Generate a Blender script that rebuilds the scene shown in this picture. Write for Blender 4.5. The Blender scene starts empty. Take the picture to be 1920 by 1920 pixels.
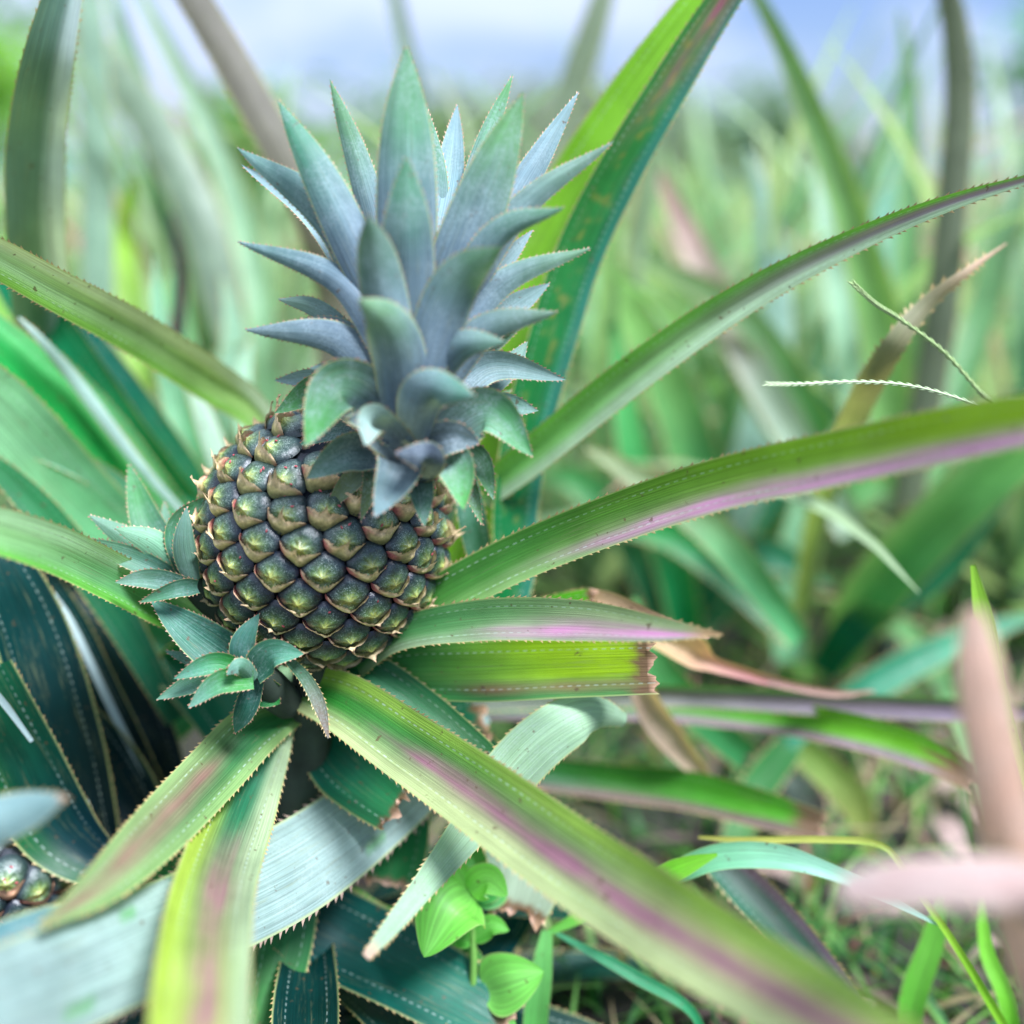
import bpy, math, random
from mathutils import Vector, Matrix, noise, Quaternion
R = math.radians
rnd = random.Random(7)
sc = bpy.context.scene
COL = sc.collection

# ------------------------------------------------------------------ camera
CAM_H = 0.5; PITCH = 17.5; FPX = 1920.0
cam_d = bpy.data.cameras.new('camera'); cam = bpy.data.objects.new('camera', cam_d); COL.objects.link(cam)
cam.location = (0, 0, CAM_H); cam.rotation_euler = (R(90-PITCH), 0, 0)
cam_d.sensor_width = 36; cam_d.lens = 36; cam_d.clip_start = 0.02; cam_d.clip_end = 5000
cam_d.dof.use_dof = True; cam_d.dof.focus_distance = 0.462; cam_d.dof.aperture_fstop = 2.0
sc.camera = cam
CR = Matrix.Rotation(R(90-PITCH), 3, 'X'); CL = Vector((0, 0, CAM_H))
def P(px, py, d):
    """point seen at photo position px,py (1920 scale), d metres in front of the lens"""
    return CL + CR @ Vector(((px-960)/FPX*d, -(py-960)/FPX*d, -d))

# ------------------------------------------------------------------ tagging
def tag(o, label=None, cat=None, group=None, kind=None):
    if label: o['label'] = label
    if cat: o['category'] = cat
    if group: o['group'] = group
    if kind: o['kind'] = kind
    return o
def empty(name, loc, rz=0):
    o = bpy.data.objects.new(name, None); COL.objects.link(o)
    o.location = loc; o.rotation_euler = (0, 0, rz); o.empty_display_size = .02
    return o
def meshobj(name, verts, faces, mats, parent=None, org=None, midx=None, cols=None, und=None, uvs=None, smooth=True):
    """org: world position of the parent; verts are given in world space"""
    if org is not None: verts = [v-org for v in verts]
    me = bpy.data.meshes.new(name); me.from_pydata([tuple(v) for v in verts], [], faces)
    for m in mats: me.materials.append(m)
    if midx: me.polygons.foreach_set('material_index', midx)
    if smooth: me.polygons.foreach_set('use_smooth', [True]*len(me.polygons))
    for nm, c in (('Col', cols), ('Und', und)):
        if c:
            a = me.color_attributes.new(nm, 'FLOAT_COLOR', 'POINT')
            a.data.foreach_set('color', [x for k in c for x in (k[0], k[1], k[2], k[3] if len(k) > 3 else 1.0)])
    if uvs:
        ul = me.uv_layers.new(name='UVMap')
        lv = [0]*len(me.loops); me.loops.foreach_get('vertex_index', lv)
        ul.data.foreach_set('uv', [x for i in lv for x in uvs[i]])
    me.update()
    o = bpy.data.objects.new(name, me); COL.objects.link(o)
    if parent is not None: o.parent = parent
    return o

# ------------------------------------------------------------------ node helpers
class NT:
    def __init__(s, nt): s.nt = nt; s.N = nt.nodes; s.L = nt.links
    def n(s, t, **k):
        x = s.N.new(t)
        for a, b in k.items():
            if a in ('inp',):
                for i, v in b.items():
                    if isinstance(v, bpy.types.NodeSocket): s.L.new(v, x.inputs[i])
                    else: x.inputs[i].default_value = v
            else: setattr(x, a, b)
        return x
    def m(s, op, a, b=None, c=None, clamp=False):
        x = s.N.new('ShaderNodeMath'); x.operation = op; x.use_clamp = clamp
        for i, v in enumerate((a, b, c)):
            if v is None: continue
            if isinstance(v, bpy.types.NodeSocket): s.L.new(v, x.inputs[i])
            else: x.inputs[i].default_value = v
        return x.outputs[0]
    def mix(s, f, a, b, blend='MIX'):
        x = s.N.new('ShaderNodeMix'); x.data_type = 'RGBA'; x.blend_type = blend
        for i, v in ((0, f), (6, a), (7, b)):
            if isinstance(v, bpy.types.NodeSocket): s.L.new(v, x.inputs[i])
            else: x.inputs[i].default_value = v if i == 0 else (*v[:3], 1)
        return x.outputs[2]
    def ramp(s, f, pts):
        x = s.N.new('ShaderNodeMapRange'); x.inputs[1].default_value = pts[0]; x.inputs[2].default_value = pts[1]
        x.inputs[3].default_value = pts[2]; x.inputs[4].default_value = pts[3]
        s.L.new(f, x.inputs[0]); return x.outputs[0]
def newmat(name):
    m = bpy.data.materials.new(name); m.use_nodes = True; t = NT(m.node_tree); t.N.clear()
    t.out = t.n('ShaderNodeOutputMaterial'); return m, t

def leaf_material(name, dashes=0.6, wax=0.0, trans=0.35, rough=0.38, wax_col=(.36, .45, .48), veins=90):
    m, t = newmat(name)
    uv = t.n('ShaderNodeUVMap'); sep = t.n('ShaderNodeSeparateXYZ', inp={0: uv.outputs[0]})
    u, v = sep.outputs[0], sep.outputs[1]            # u -1..1 across, v metres along
    ca = t.n('ShaderNodeAttribute', attribute_name='Col'); ua = t.n('ShaderNodeAttribute', attribute_name='Und')
    geo = t.n('ShaderNodeNewGeometry')
    back = geo.outputs['Backfacing']
    base = t.mix(back, ca.outputs['Color'], ua.outputs['Color'])
    # long fibres
    cb = t.n('ShaderNodeCombineXYZ', inp={0: t.m('MULTIPLY', u, veins*.22), 1: t.m('MULTIPLY', v, 9.0)})
    fib = t.n('ShaderNodeTexNoise', inp={'Vector': cb.outputs[0], 'Scale': 1.0, 'Detail': 3.0, 'Roughness': .6}).outputs[0]
    cb2 = t.n('ShaderNodeCombineXYZ', inp={0: t.m('MULTIPLY', u, veins*.5), 1: t.m('MULTIPLY', v, 22.0), 2: 3.3})
    fib2 = t.n('ShaderNodeTexNoise', inp={'Vector': cb2.outputs[0], 'Scale': 1.0, 'Detail': 2.0}).outputs[0]
    tc = t.n('ShaderNodeTexCoord')
    blot = t.n('ShaderNodeTexNoise', inp={'Vector': tc.outputs['Object'], 'Scale': 22.0, 'Detail': 3.0, 'Roughness': .65}).outputs[0]
    k = t.m('MULTIPLY', t.ramp(fib, (.3, .7, .72, 1.26)), t.ramp(blot, (.3, .7, .82, 1.18)))
    k = t.m('MULTIPLY', k, t.ramp(fib2, (.3, .7, .85, 1.15)))
    kc = t.n('ShaderNodeCombineXYZ', inp={0: k, 1: k, 2: k})
    c = t.mix(1.0, base, kc.outputs[0], 'MULTIPLY')
    cb3 = t.n('ShaderNodeCombineXYZ', inp={0: t.m('MULTIPLY', u, veins*.10), 1: t.m('MULTIPLY', v, 28.0), 2: 8.1})
    scuff = t.n('ShaderNodeTexNoise', inp={'Vector': cb3.outputs[0], 'Scale': 1.0, 'Detail': 5.0, 'Roughness': .75}).outputs[0]
    c = t.mix(t.ramp(scuff, (.56, .70, 0, .45)), c, (.20, .22, .11))
    spk = t.n('ShaderNodeTexNoise', inp={'Vector': tc.outputs['Object'], 'Scale': 260.0, 'Detail': 2.0}).outputs[0]
    c = t.mix(t.ramp(spk, (.69, .74, 0, .75)), c, (.09, .06, .03))
    # wax bloom, patchy and speckled
    sp = t.n('ShaderNodeTexNoise', inp={'Vector': tc.outputs['Object'], 'Scale': 900.0, 'Detail': 2.0}).outputs[0]
    pt = t.n('ShaderNodeTexNoise', inp={'Vector': tc.outputs['Object'], 'Scale': 60.0, 'Detail': 4.0, 'Roughness': .7}).outputs[0]
    wx = t.m('MULTIPLY', t.m('MULTIPLY', t.ramp(sp, (.42, .62, .25, 1)), t.ramp(pt, (.4, .62, 0, 1))), wax)
    wx = t.m('ADD', wx, t.m('MULTIPLY', t.ramp(fib2, (.52, .66, 0, 1)), wax*.35), clamp=True)
    c = t.mix(wx, c, wax_col)
    au = t.m('ABSOLUTE', u)
    if dashes > 0:
        wob = t.m('MULTIPLY', t.m('SUBTRACT', blot, .5), .05)
        d = t.m('ABSOLUTE', t.m('SUBTRACT', t.m('ADD', au, wob), .60))
        line = t.ramp(d, (.010, .028, 1, 0))
        ds = t.m('SINE', t.m('MULTIPLY', t.m('ADD', v, t.m('MULTIPLY', u, .004)), 2*math.pi/.0042))
        dash = t.m('MULTIPLY', line, t.ramp(ds, (-.25, .25, 0, 1)))
        dash = t.m('MULTIPLY', dash, t.m('MULTIPLY', ca.outputs['Alpha'], t.ramp(pt, (.35, .65, dashes*.15, dashes*1.1))))
        dash = t.m('MULTIPLY', dash, t.m('SUBTRACT', 1.0, t.m('MULTIPLY', back, .75)))
        c = t.mix(dash, c, (.50, .62, .56))
    # pale thin margin
    mg = t.m('MULTIPLY', t.ramp(au, (.93, .975, 0, 1)), .65)
    c = t.mix(mg, c, (.36, .42, .16))
    h = t.m('ADD', t.m('MULTIPLY', fib2, .5), fib)
    bmp = t.n('ShaderNodeBump', inp={'Strength': .42, 'Distance': .0007, 'Height': h})
    bs = t.n('ShaderNodeBsdfPrincipled', inp={'Base Color': c, 'Roughness': t.m('ADD', t.ramp(pt, (.3, .7, rough-.07, rough+.12)), t.m('MULTIPLY', wx, .2)), 'Normal': bmp.outputs[0]})
    bs.inputs['Specular IOR Level'].default_value = .27
    tcol = t.mix(1.0, c, (1.5, 1.45, .55), 'MULTIPLY')
    tr = t.n('ShaderNodeBsdfTranslucent', inp={'Color': tcol, 'Normal': bmp.outputs[0]})
    mx = t.n('ShaderNodeMixShader', inp={0: trans, 1: bs.outputs[0], 2: tr.outputs[0]})
    t.L.new(mx.outputs[0], t.out.inputs[0])
    return m
M_LEAF = leaf_material('pineapple_leaf', dashes=.45)
M_BACK = leaf_material('background_leaf', dashes=0, trans=.42, rough=.36)
M_CROWN = leaf_material('crown_leaf', dashes=.0, wax=.38, trans=.22, rough=.42, veins=70)
M_SLIP = leaf_material('slip_leaf', dashes=.35, wax=.18, trans=.28, rough=.4, veins=60)
M_PALE = leaf_material('leaf_underside', dashes=.25, wax=.3, trans=.25, rough=.6, wax_col=(.34, .42, .39))
M_GRASS = leaf_material('grass_leaf', dashes=0, trans=.45, rough=.4, veins=40)

def plain(name, col, rough=.6, nscale=120, amt=.5, trans=0, bump=.3):
    m, t = newmat(name)
    tc = t.n('ShaderNodeTexCoord')
    n1 = t.n('ShaderNodeTexNoise', inp={'Vector': tc.outputs['Object'], 'Scale': nscale, 'Detail': 5.0, 'Roughness': .65}).outputs[0]
    k = t.ramp(n1, (.25, .75, 1-amt, 1+amt)); kc = t.n('ShaderNodeCombineXYZ', inp={0: k, 1: k, 2: k})
    c = t.mix(1.0, col, kc.outputs[0], 'MULTIPLY')
    b = t.n('ShaderNodeBump', inp={'Strength': bump, 'Distance': .001, 'Height': n1})
    bs = t.n('ShaderNodeBsdfPrincipled', inp={'Base Color': c, 'Roughness': rough, 'Normal': b.outputs[0]})
    o = bs.outputs[0]
    if trans:
        tr = t.n('ShaderNodeBsdfTranslucent', inp={'Color': c})
        o = t.n('ShaderNodeMixShader', inp={0: trans, 1: o, 2: tr.outputs[0]}).outputs[0]
    t.L.new(o, t.out.inputs[0]); return m
M_SPINE = plain('leaf_spine', (.42, .30, .12), .5, 40, .5, .3)
M_SPINE_PINK = plain('crown_spine', (.45, .25, .16), .5, 60, .5, .3)
M_STEM = plain('plant_stem', (.022, .035, .022), .8, 60, .5)
M_DRY = plain('dry_leaf', (.34, .22, .14), .8, 50, .5, .25)
M_TWIG = plain('twig', (.20, .14, .10), .8, 90, .4)

def mapcol(name, rough=.4, spec=.5, bump=.4, nscale=900, trans=0, sparkle=0):
    m, t = newmat(name)
    ca = t.n('ShaderNodeAttribute', attribute_name='Col'); tc = t.n('ShaderNodeTexCoord')
    n1 = t.n('ShaderNodeTexNoise', inp={'Vector': tc.outputs['Object'], 'Scale': nscale, 'Detail': 4.0, 'Roughness': .7}).outputs[0]
    n2 = t.n('ShaderNodeTexNoise', inp={'Vector': tc.outputs['Object'], 'Scale': nscale*.2, 'Detail': 4.0, 'Roughness': .7}).outputs[0]
    k = t.m('MULTIPLY', t.ramp(n1, (.3, .7, .7, 1.3)), t.ramp(n2, (.3, .7, .55, 1.5)))
    kc = t.n('ShaderNodeCombineXYZ', inp={0: k, 1: k, 2: k})
    c = t.mix(1.0, ca.outputs['Color'], kc.outputs[0], 'MULTIPLY')
    if sparkle:
        n3 = t.n('ShaderNodeTexNoise', inp={'Vector': tc.outputs['Object'], 'Scale': 2300, 'Detail': 1.0}).outputs[0]
        s_ = t.m('MULTIPLY', t.m('MULTIPLY', t.ramp(n3, (.56, .66, 0, 1)), t.ramp(n2, (.38, .6, .1, 1))), t.m('MULTIPLY', ca.outputs['Alpha'], sparkle))
        c = t.mix(s_, c, (.42, .50, .42))
    b = t.n('ShaderNodeBump', inp={'Strength': bump, 'Distance': .0009, 'Height': t.m('ADD', n1, n2)})
    bs = t.n('ShaderNodeBsdfPrincipled', inp={'Base Color': c, 'Roughness': t.ramp(n2, (.3, .7, rough-.08, rough+.12)), 'Normal': b.outputs[0]})
    bs.inputs['Specular IOR Level'].default_value = spec
    o = bs.outputs[0]
    if trans:
        tr = t.n('ShaderNodeBsdfTranslucent', inp={'Color': c})
        o = t.n('ShaderNodeMixShader', inp={0: trans, 1: o, 2: tr.outputs[0]}).outputs[0]
    t.L.new(o, t.out.inputs[0]); return m
M_EYE = mapcol('fruitlet_skin', .30, .6, .35, 700, 0, .8)
M_BRACT = mapcol('papery_bract', .62, .3, .6, 500, .15)
M_CORE = plain('fruit_core', (.006, .010, .018), .7, 80, .3)

# ------------------------------------------------------------------ maths
def cr(p0, p1, p2, p3, t):
    return .5*((2*p1)+(p2-p0)*t+(2*p0-5*p1+4*p2-p3)*t*t+(3*p1-p0-3*p2+p3)*t*t*t)
def spline(pts, n):
    """Catmull-Rom; pts list of Vectors (any size) -> n+1 samples evenly in parameter"""
    m = len(pts)-1; out = []
    ext = [2*pts[0]-pts[1]]+list(pts)+[2*pts[-1]-pts[-2]]
    for i in range(n+1):
        f = i/n*m; k = min(int(f), m-1); out.append(cr(ext[k], ext[k+1], ext[k+2], ext[k+3], f-k))
    return out
def lerp(a, b, t): return tuple(a[i]+(b[i]-a[i])*t for i in range(3))
def sst(a, b, x):
    t = max(0, min(1, (x-a)/(b-a) if b != a else 0)); return t*t*(3-2*t)

# ------------------------------------------------------------------ colours (linear)
GREEN = (.075, .190, .030); LIME = (.20, .36, .04); TEAL = (.020, .125, .075); DARK = (.008, .055, .042)
PALE = (.30, .42, .30); MINT = (.30, .50, .38); CREAM = (.46, .46, .28); PINK = (.34, .13, .18); PURPLE = (.26, .15, .20)
BROWN = (.17, .105, .06); MAROON = (.13, .035, .045); WAX = (.42, .53, .52); BLUEGREY = (.115, .185, .215); PEACH = (.55, .34, .24)
YELLOW = (.40, .38, .08)

def blade(name, C, S, Nn, W, mat, parent, org, base=GREEN, tip=None, under=PALE, under_tip=None, red=None, fold=.35, teeth=.0040, tlen=.0011,
          spine=None, dash=1.0, ragged=False, nu=10, left=None, right=None, mid=None, tcurve=1.6, seed=None, spots=0, scratch=False, redcol=PINK, tipdry=0, wave=.02):
    """sheet leaf: centre line C, side vectors S, upper-face normals Nn, half widths W"""
    seed = rnd.random()*100 if seed is None else seed
    n = len(C)-1; V = []; F = []; cols = []; und = []; uvs = []; mi = []
    tip = tip or base; L = 0; ls = [0]
    for i in range(n): L += (C[i+1]-C[i]).length; ls.append(L)
    for i in range(n+1):
        t = ls[i]/L
        for j in range(nu+1):
            u = -1+2*j/nu; c = C[i]
            fo = fold*(abs(u)**tcurve)*(.6+.4*math.cos(t*2))
            wv = wave*noise.noise(Vector((u*1.2, ls[i]*30, seed)))
            p = c+S[i]*(W[i]*u*(1-.22*fold*abs(u)))+Nn[i]*(W[i]*(fo+wv*3))
            if ragged and i == n:
                tg = (C[n]-C[n-1]).normalized()
                p = p+tg*(W[i]*(.8*noise.noise(Vector((u*2.3, seed, 1)))+.35*noise.noise(Vector((u*9, seed, 4)))))+Nn[i]*W[i]*.35*noise.noise(Vector((u*3, seed, 8)))
            V.append(p)
            nz = noise.noise(Vector((u*1.1, ls[i]*14, seed)))
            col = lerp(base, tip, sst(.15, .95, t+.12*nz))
            if left: col = lerp(col, left, sst(.15, .8, -u+.25*nz))
            if right: col = lerp(col, right, sst(.15, .8, u+.25*nz))
            if mid: col = lerp(col, mid, (1-sst(.1, .55, abs(u)))*.7)
            if red:
                s_, t0, t1, uc, uw = red
                a = s_*sst(t0, t1, t+.22*nz)*math.exp(-((u-uc)/uw)**2)*(.75+.5*noise.noise(Vector((u*2, ls[i]*45, seed+5)))+.15)
                a *= .55+.9*max(0, .5+noise.noise(Vector((u*11, ls[i]*7, seed+31)))); a = max(0, min(1, a)); rc = redcol
                col = lerp(col, rc, a)
            if spots:
                z = noise.noise(Vector((u*3, ls[i]*160, seed+9)))+.5*noise.noise(Vector((u*8, ls[i]*400, seed+3)))
                col = lerp(col, (.26, .20, .05), spots*sst(.15, .5, z)*math.exp(-((u+.1)/.5)**2))
            uc_ = lerp(under, under_tip, sst(.35, 1, t+.1*nz)) if under_tip else under
            if scratch:
                z = noise.noise(Vector((u*2.5, ls[i]*60, seed+19)))
                if z > .56: uc_ = (.10, .26, .10)
            if ragged:
                e = sst(.925, .965, t+.05*noise.noise(Vector((u*4, seed, 3))))
                col = lerp(col, BROWN, e); uc_ = lerp(uc_, PEACH, e)
                e2 = sst(.992, 1, t); col = lerp(col, PEACH, e2)
            if tipdry:
                e = sst(1-tipdry, 1-tipdry*.3, t); col = lerp(col, (.33, .22, .12), e); uc_ = lerp(uc_, (.45, .30, .20), e)
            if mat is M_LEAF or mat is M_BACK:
                mn = (col[0]+col[1]+col[2])/3; kk = 1.10; col = tuple(max(.002, mn+(x-mn)*kk) for x in col); col = tuple(x*(.62+.38*min(1, mn/.16)) for x in col)  # dark tones pushed darker: shade of the hollows put into leaf colour
            if mat is M_SLIP: col = (col[0]*.6, col[1]*.72, col[2]*.6); uc_ = (uc_[0]*.7, uc_[1]*.8, uc_[2]*.7)
            if mat is M_CROWN: col = tuple(x*.86 for x in col); uc_ = tuple(x*.86 for x in uc_)
            cols.append((*col, dash)); und.append((*uc_, dash)); uvs.append((u, ls[i]))
    for i in range(n):
        for j in range(nu):
            a = i*(nu+1)+j; F.append((a, a+1, a+nu+2, a+nu+1)); mi.append(0)
    if teeth:
        for side in (0, nu):
            s = teeth*.5
            k = 0
            while s < L*(.985 if not ragged else .93):
                while k < n-1 and ls[k+1] < s: k += 1
                f = (s-ls[k])/max(1e-9, ls[k+1]-ls[k])
                if W[k] > tlen*.7:
                    def E(sv, kk=k):
                        while kk < n-1 and ls[kk+1] < sv: kk += 1
                        ff = min(1, (sv-ls[kk])/max(1e-9, ls[kk+1]-ls[kk]))
                        return V[kk*(nu+1)+side].lerp(V[(kk+1)*(nu+1)+side], ff)
                    a = E(s); b = E(s+teeth*.55); inn = V[k*(nu+1)+(1 if side == 0 else nu-1)]
                    outd = (V[k*(nu+1)+side]-inn).normalized(); tg = (b-a).normalized()
                    tl = tlen*(.7+.6*rnd.random())
                    ap = a+tg*teeth*.75+outd*tl
                    q = len(V); thick = Nn[k]*tl*.12
                    V += [a-outd*tl*.2, b-outd*tl*.2, ap, (a+b)/2+thick]
                    for _ in range(4):
                        cols.append((*CREAM, 0)); und.append((*CREAM, 0)); uvs.append((0, 0))
                    F += [(q, q+2, q+3), (q+3, q+2, q+1)]; mi += [1, 1]
                s += teeth*(.6+.8*rnd.random())
    return meshobj(name, V, F, [mat, spine or M_SPINE], parent, org, mi, cols, und, uvs)

def vleaf(pts, parent, org, name='leaf', mat=None, face='top', roll=0, n=None, taper=None, **k):
    """pts: (px,py,depth,width_px[,roll]) along the leaf; face: which side looks at the lens"""
    mat = mat or M_LEAF
    n = n or 14*(len(pts)-1)
    ctl = [P(p[0], p[1], p[2]) for p in pts]
    C = spline(ctl, n)
    ex = [Vector((p[3]*p[2]/FPX/2, p[4] if len(p) > 4 else roll, 0)) for p in pts]
    E = spline(ex, n)
    S = []; N_ = []; W = []
    for i in range(n+1):
        tg = (C[min(i+1, n)]-C[max(i-1, 0)]).normalized()
        vw = (C[i]-CL).normalized()
        s = tg.cross(vw).normalized(); nn = s.cross(tg).normalized()       # nn towards the lens?
        if nn.dot(vw) > 0: nn = -nn
        a = E[i].y; q = Quaternion(tg, R(a)); s = q @ s; nn = q @ nn
        if face == 'under': nn = -nn; s = -s
        # winding so that the front face is the upper face
        if s.cross(tg).dot(nn) < 0: s = -s
        w = max(E[i].x, 0)/max(.35, abs(math.cos(R(a))))
        if taper: w *= taper(i/n)
        S.append(s); N_.append(nn); W.append(w)
    # winding test: quads (a,a+1,..) go side->tangent
    k.setdefault('nu', 16 if mat is M_LEAF else 10)
    S2 = [s if s.cross((C[min(i+1, n)]-C[max(i-1, 0)]).normalized()).dot(N_[i]) > 0 else -s for i, s in enumerate(S)]
    return blade(name, C, S2, N_, W, mat, parent, org, **k)

def crown_leaf(pts, w, parent, org, name='crown_leaf', face='under', bw=.75, mat=None, roll=0, **k):
    """pts: (px,py,depth) base..tip, w widest in px"""
    def tp(t): return (bw+(1-bw)*sst(0, .35, t))*max(.0, (1-max(0, (t-.30)/.70)**2.1))
    pp = [(p[0], p[1], p[2], w*1.1, p[3] if len(p) > 3 else roll) for p in pts]
    k.setdefault('base', (.135, .195, .225)); k.setdefault('under', (.14, .205, .25)); k.setdefault('tip', (.15, .29, .13))
    k.setdefault('under_tip', lerp(k['under'], k['tip'], .95)); k.setdefault('fold', .45); k.setdefault('teeth', .0023); k.setdefault('tlen', .0008)
    return vleaf(pp, parent, org, name, mat or M_CROWN, face, taper=tp, spine=M_SPINE_PINK, n=36, **k)

def tube(name, pts, rad, mat, parent=None, org=None, seg=10, n=None, cols=None):
    n = n or 8*(len(pts)-1)
    C = spline([Vector(p) for p in pts], n); Rr = spline([Vector((r, 0, 0)) for r in rad], n)
    V = []; F = []
    up = Vector((.3, .2, .9)).normalized()
    for i in range(n+1):
        tg = (C[min(i+1, n)]-C[max(i-1, 0)]).normalized()
        a = tg.cross(up); a = a.normalized() if a.length > .05 else tg.cross(Vector((1, 0, 0))).normalized(); b = tg.cross(a)
        for j in range(seg):
            th = 2*math.pi*j/seg
            V.append(C[i]+(a*math.cos(th)+b*math.sin(th))*max(Rr[i].x, .00005))
    for i in range(n):
        for j in range(seg):
            F.append((i*seg+j, i*seg+(j+1) % seg, (i+1)*seg+(j+1) % seg, (i+1)*seg+j))
    F.append(tuple(range(seg-1, -1, -1))); F.append(tuple(range(n*seg, n*seg+seg)))
    return meshobj(name, V, F, [mat], parent, org, cols=cols(V) if cols else None)

# ------------------------------------------------------------------ fruit
def fruit(parent, org, centre, axis, a, b, N, top=.80, warm=0, limit=100, seed=1):
    rr = random.Random(seed)
    axis = axis.normalized(); tov = (CL-centre).normalized()
    e1 = (tov-axis*tov.dot(axis)).normalized(); e2 = axis.cross(e1)
    def surf(z, ph, off=0):
        k = math.sqrt(max(0, 1-z*z))
        k = k**.88
        p = centre+axis*(b*z)+(e1*math.cos(ph)+e2*math.sin(ph))*(a*k)
        nn = (axis*(z/b)+(e1*math.cos(ph)+e2*math.sin(ph))*(k/a)).normalized()
        return p+nn*off, nn
    # dark core
    V = []; F = []; nz = 26; na = 36
    for i in range(nz+1):
        z = -1+2*i/nz
        for j in range(na): V.append(surf(z*.999, 2*math.pi*j/na, -.0045)[0])
    for i in range(nz):
        for j in range(na): F.append((i*na+j, i*na+(j+1) % na, (i+1)*na+(j+1) % na, (i+1)*na+j))
    body = meshobj('fruit', V, F, [M_CORE], parent, org)
    GA = math.pi*(3-math.sqrt(5)); pts = []
    for i in range(N):
        z = -.985+(top+.985)*(i+.5)/N; ph = 2.0+i*GA
        p, nn = surf(z, ph); pts.append((p, nn, z, ph))
    eyes = []
    for i, (p, nn, z, ph) in enumerate(pts):
        up = (axis-nn*axis.dot(nn)); up = up.normalized() if up.length > .02 else e1
        rt = up.cross(nn).normalized()
        pl = []
        for j, (q, _, _, _) in enumerate(pts):
            if j == i: continue
            d = q-p
            if d.length < a*10/math.sqrt(N):
                x, y = d.dot(rt), d.dot(up); l = math.hypot(x, y)
                if l > 1e-5: pl.append((x/l, y/l, l/2))
        Rm = a*2.0/math.sqrt(N)
        def rad(th):
            s = (1/(Rm*1.4))**7
            cx, sy = math.cos(th), math.sin(th)
            for x, y, h in pl:
                c = cx*x+sy*y
                if c > .05: s += (c/(h*1.07))**7
            return s**(-1/7)
        big = sst(.1, .8, z)
        sz = sum(rad(k*math.pi/4) for k in range(8))/8
        hd = sz*(.34+.16*rr.random())
        sx, sy_ = (rr.random()-.5)*.12*sz, -.20*sz
        tilt = (rr.random()-.5)*.25
        def dome(x, y):
            r_ = math.hypot(x, y)/max(1e-6, rad(math.atan2(y, x)))
            r_ = min(r_, 1.1)
            h = hd*math.sqrt(max(0, 1-min(1, r_)**3.2))
            # hollow of the beak where the bract lies, ridge towards the point
            dx, dy = (x-sx)/sz, (y-sy_)/sz
            h += sz*.15*math.exp(-(dx*dx+dy*dy)/.03)
            h += sz*.03*math.cos(math.atan2(dy, dx)*7+i)*math.exp(-((math.hypot(dx, dy)-.35)/.2)**2)
            h -= sz*.20*math.exp(-((dy+.30)/.2)**2)*math.exp(-(dx/.55)**2)
            h += sz*.035*noise.noise(Vector((x/sz*2, y/sz*2, i*1.7)))
            return h-(x*x+y*y)/(2*a)-.0022, r_
        V = []; F = []; cols = []
        nr, nt = 11, 30
        for k in range(nr+1):
            f = (k/nr)**.85
            for j in range(nt):
                th = 2*math.pi*j/nt; r_ = rad(th)*f*.985
                x, y = r_*math.cos(th)+sx*(1-f), r_*math.sin(th)+sy_*(1-f)
                h, q = dome(x, y)
                h += sz*.05*noise.noise(Vector((x/sz*5, y/sz*5, i*2.3)))*sst(1, .8, f)
                V.append(p+rt*x+up*y+nn*h)
                dx, dy = (x-sx)/sz, (y-sy_)/sz; rr_ = math.hypot(dx, dy); an = math.atan2(dy, dx)
                ray = max(0, .5+.55*math.cos(an*7+3*noise.noise(Vector((an, i, 0)))+i))
                g = math.exp(-(rr_/.42)**2)
                c = lerp((.010, .026, .024), (.050, .115, .035), sst(.85, .25, rr_))
                c = lerp(c, (.20, .27, .05), g*(.25+.75*ray))
                c = lerp(c, (.44, .44, .08), math.exp(-(rr_/.25)**2)*(.45+.55*ray))
                c = lerp(c, (.003, .006, .016), sst(.72, .97, f))
                if rr.random() < .0: pass
                v_ = .5*(1+noise.noise(Vector((i*3.1, 1, 2))))
                c = lerp(c, (.05, .10, .05), .35*v_*big)
                cols.append((*c, sst(1., .6, f)))
        for k in range(nr):
            for j in range(nt):
                F.append((k*nt+j, k*nt+(j+1) % nt, (k+1)*nt+(j+1) % nt, (k+1)*nt+j))
        eye = (V, F, cols)
        # bract
        BV = []; BF = []; bc = []
        ns, ntt = 26, 7
        half = R(78+10*rr.random())
        peak = .50+.34*rr.random()+.30*big*rr.random()
        arm = .26+.14*rr.random()+.12*big
        shift = (rr.random()-.5)*.3+tilt; pw = .16+.07*rr.random()
        curl = .20+.22*rr.random()+.35*big*rr.random()
        golden = rr.random()
        for k in range(ntt+1):
            t = k/ntt
            for j in range(ns+1):
                s = -1+2*j/ns
                th = -math.pi/2+s*half; r0 = rad(th)*1.0
                f = arm*(1-abs(s)**3)+(peak-arm)*math.exp(-((s-shift)/pw)**2)*1.0+.02
                f *= (1+.20*noise.noise(Vector((s*9, i*2.2, 7)))) if t > .8 else 1
                if t == 1: f += .075*((j % 2)-.5)+.09*rr.random()
                r_ = r0*(1.0-f*t)
                x, y = r_*math.cos(th)+.0*sx, r_*math.sin(th)
                x += sx*t*math.exp(-((s-shift)/pw)**2)
                h, q = dome(x, y)
                lift = sz*(.05+curl*t*t*(.5+.9*math.exp(-((s-shift)/.3)**2))+.05*noise.noise(Vector((s*5, t*2, i))))
                lift *= (1-abs(s)**6*.6)
                BV.append(p+rt*x+up*y+nn*(h+lift+ sz*.10*sst(0, .5, t)))
                c = lerp((.16, .17, .06), (.50, .42, .16), sst(.0, .45, t))
                c = lerp(c, (.70, .52, .28), sst(.35, 1, t)*(.4+.6*golden))
                c = lerp(c, (.60, .14, .15), sst(-.35, -.95, s+.3*noise.noise(Vector((i, t*2, 3))))*(.85))
                c = lerp(c, (.36, .12, .10), sst(.75, 1, abs(s))*.6)
                c = lerp(c, (.75, .60, .36), sst(.45, .8, t)*.7)
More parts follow.
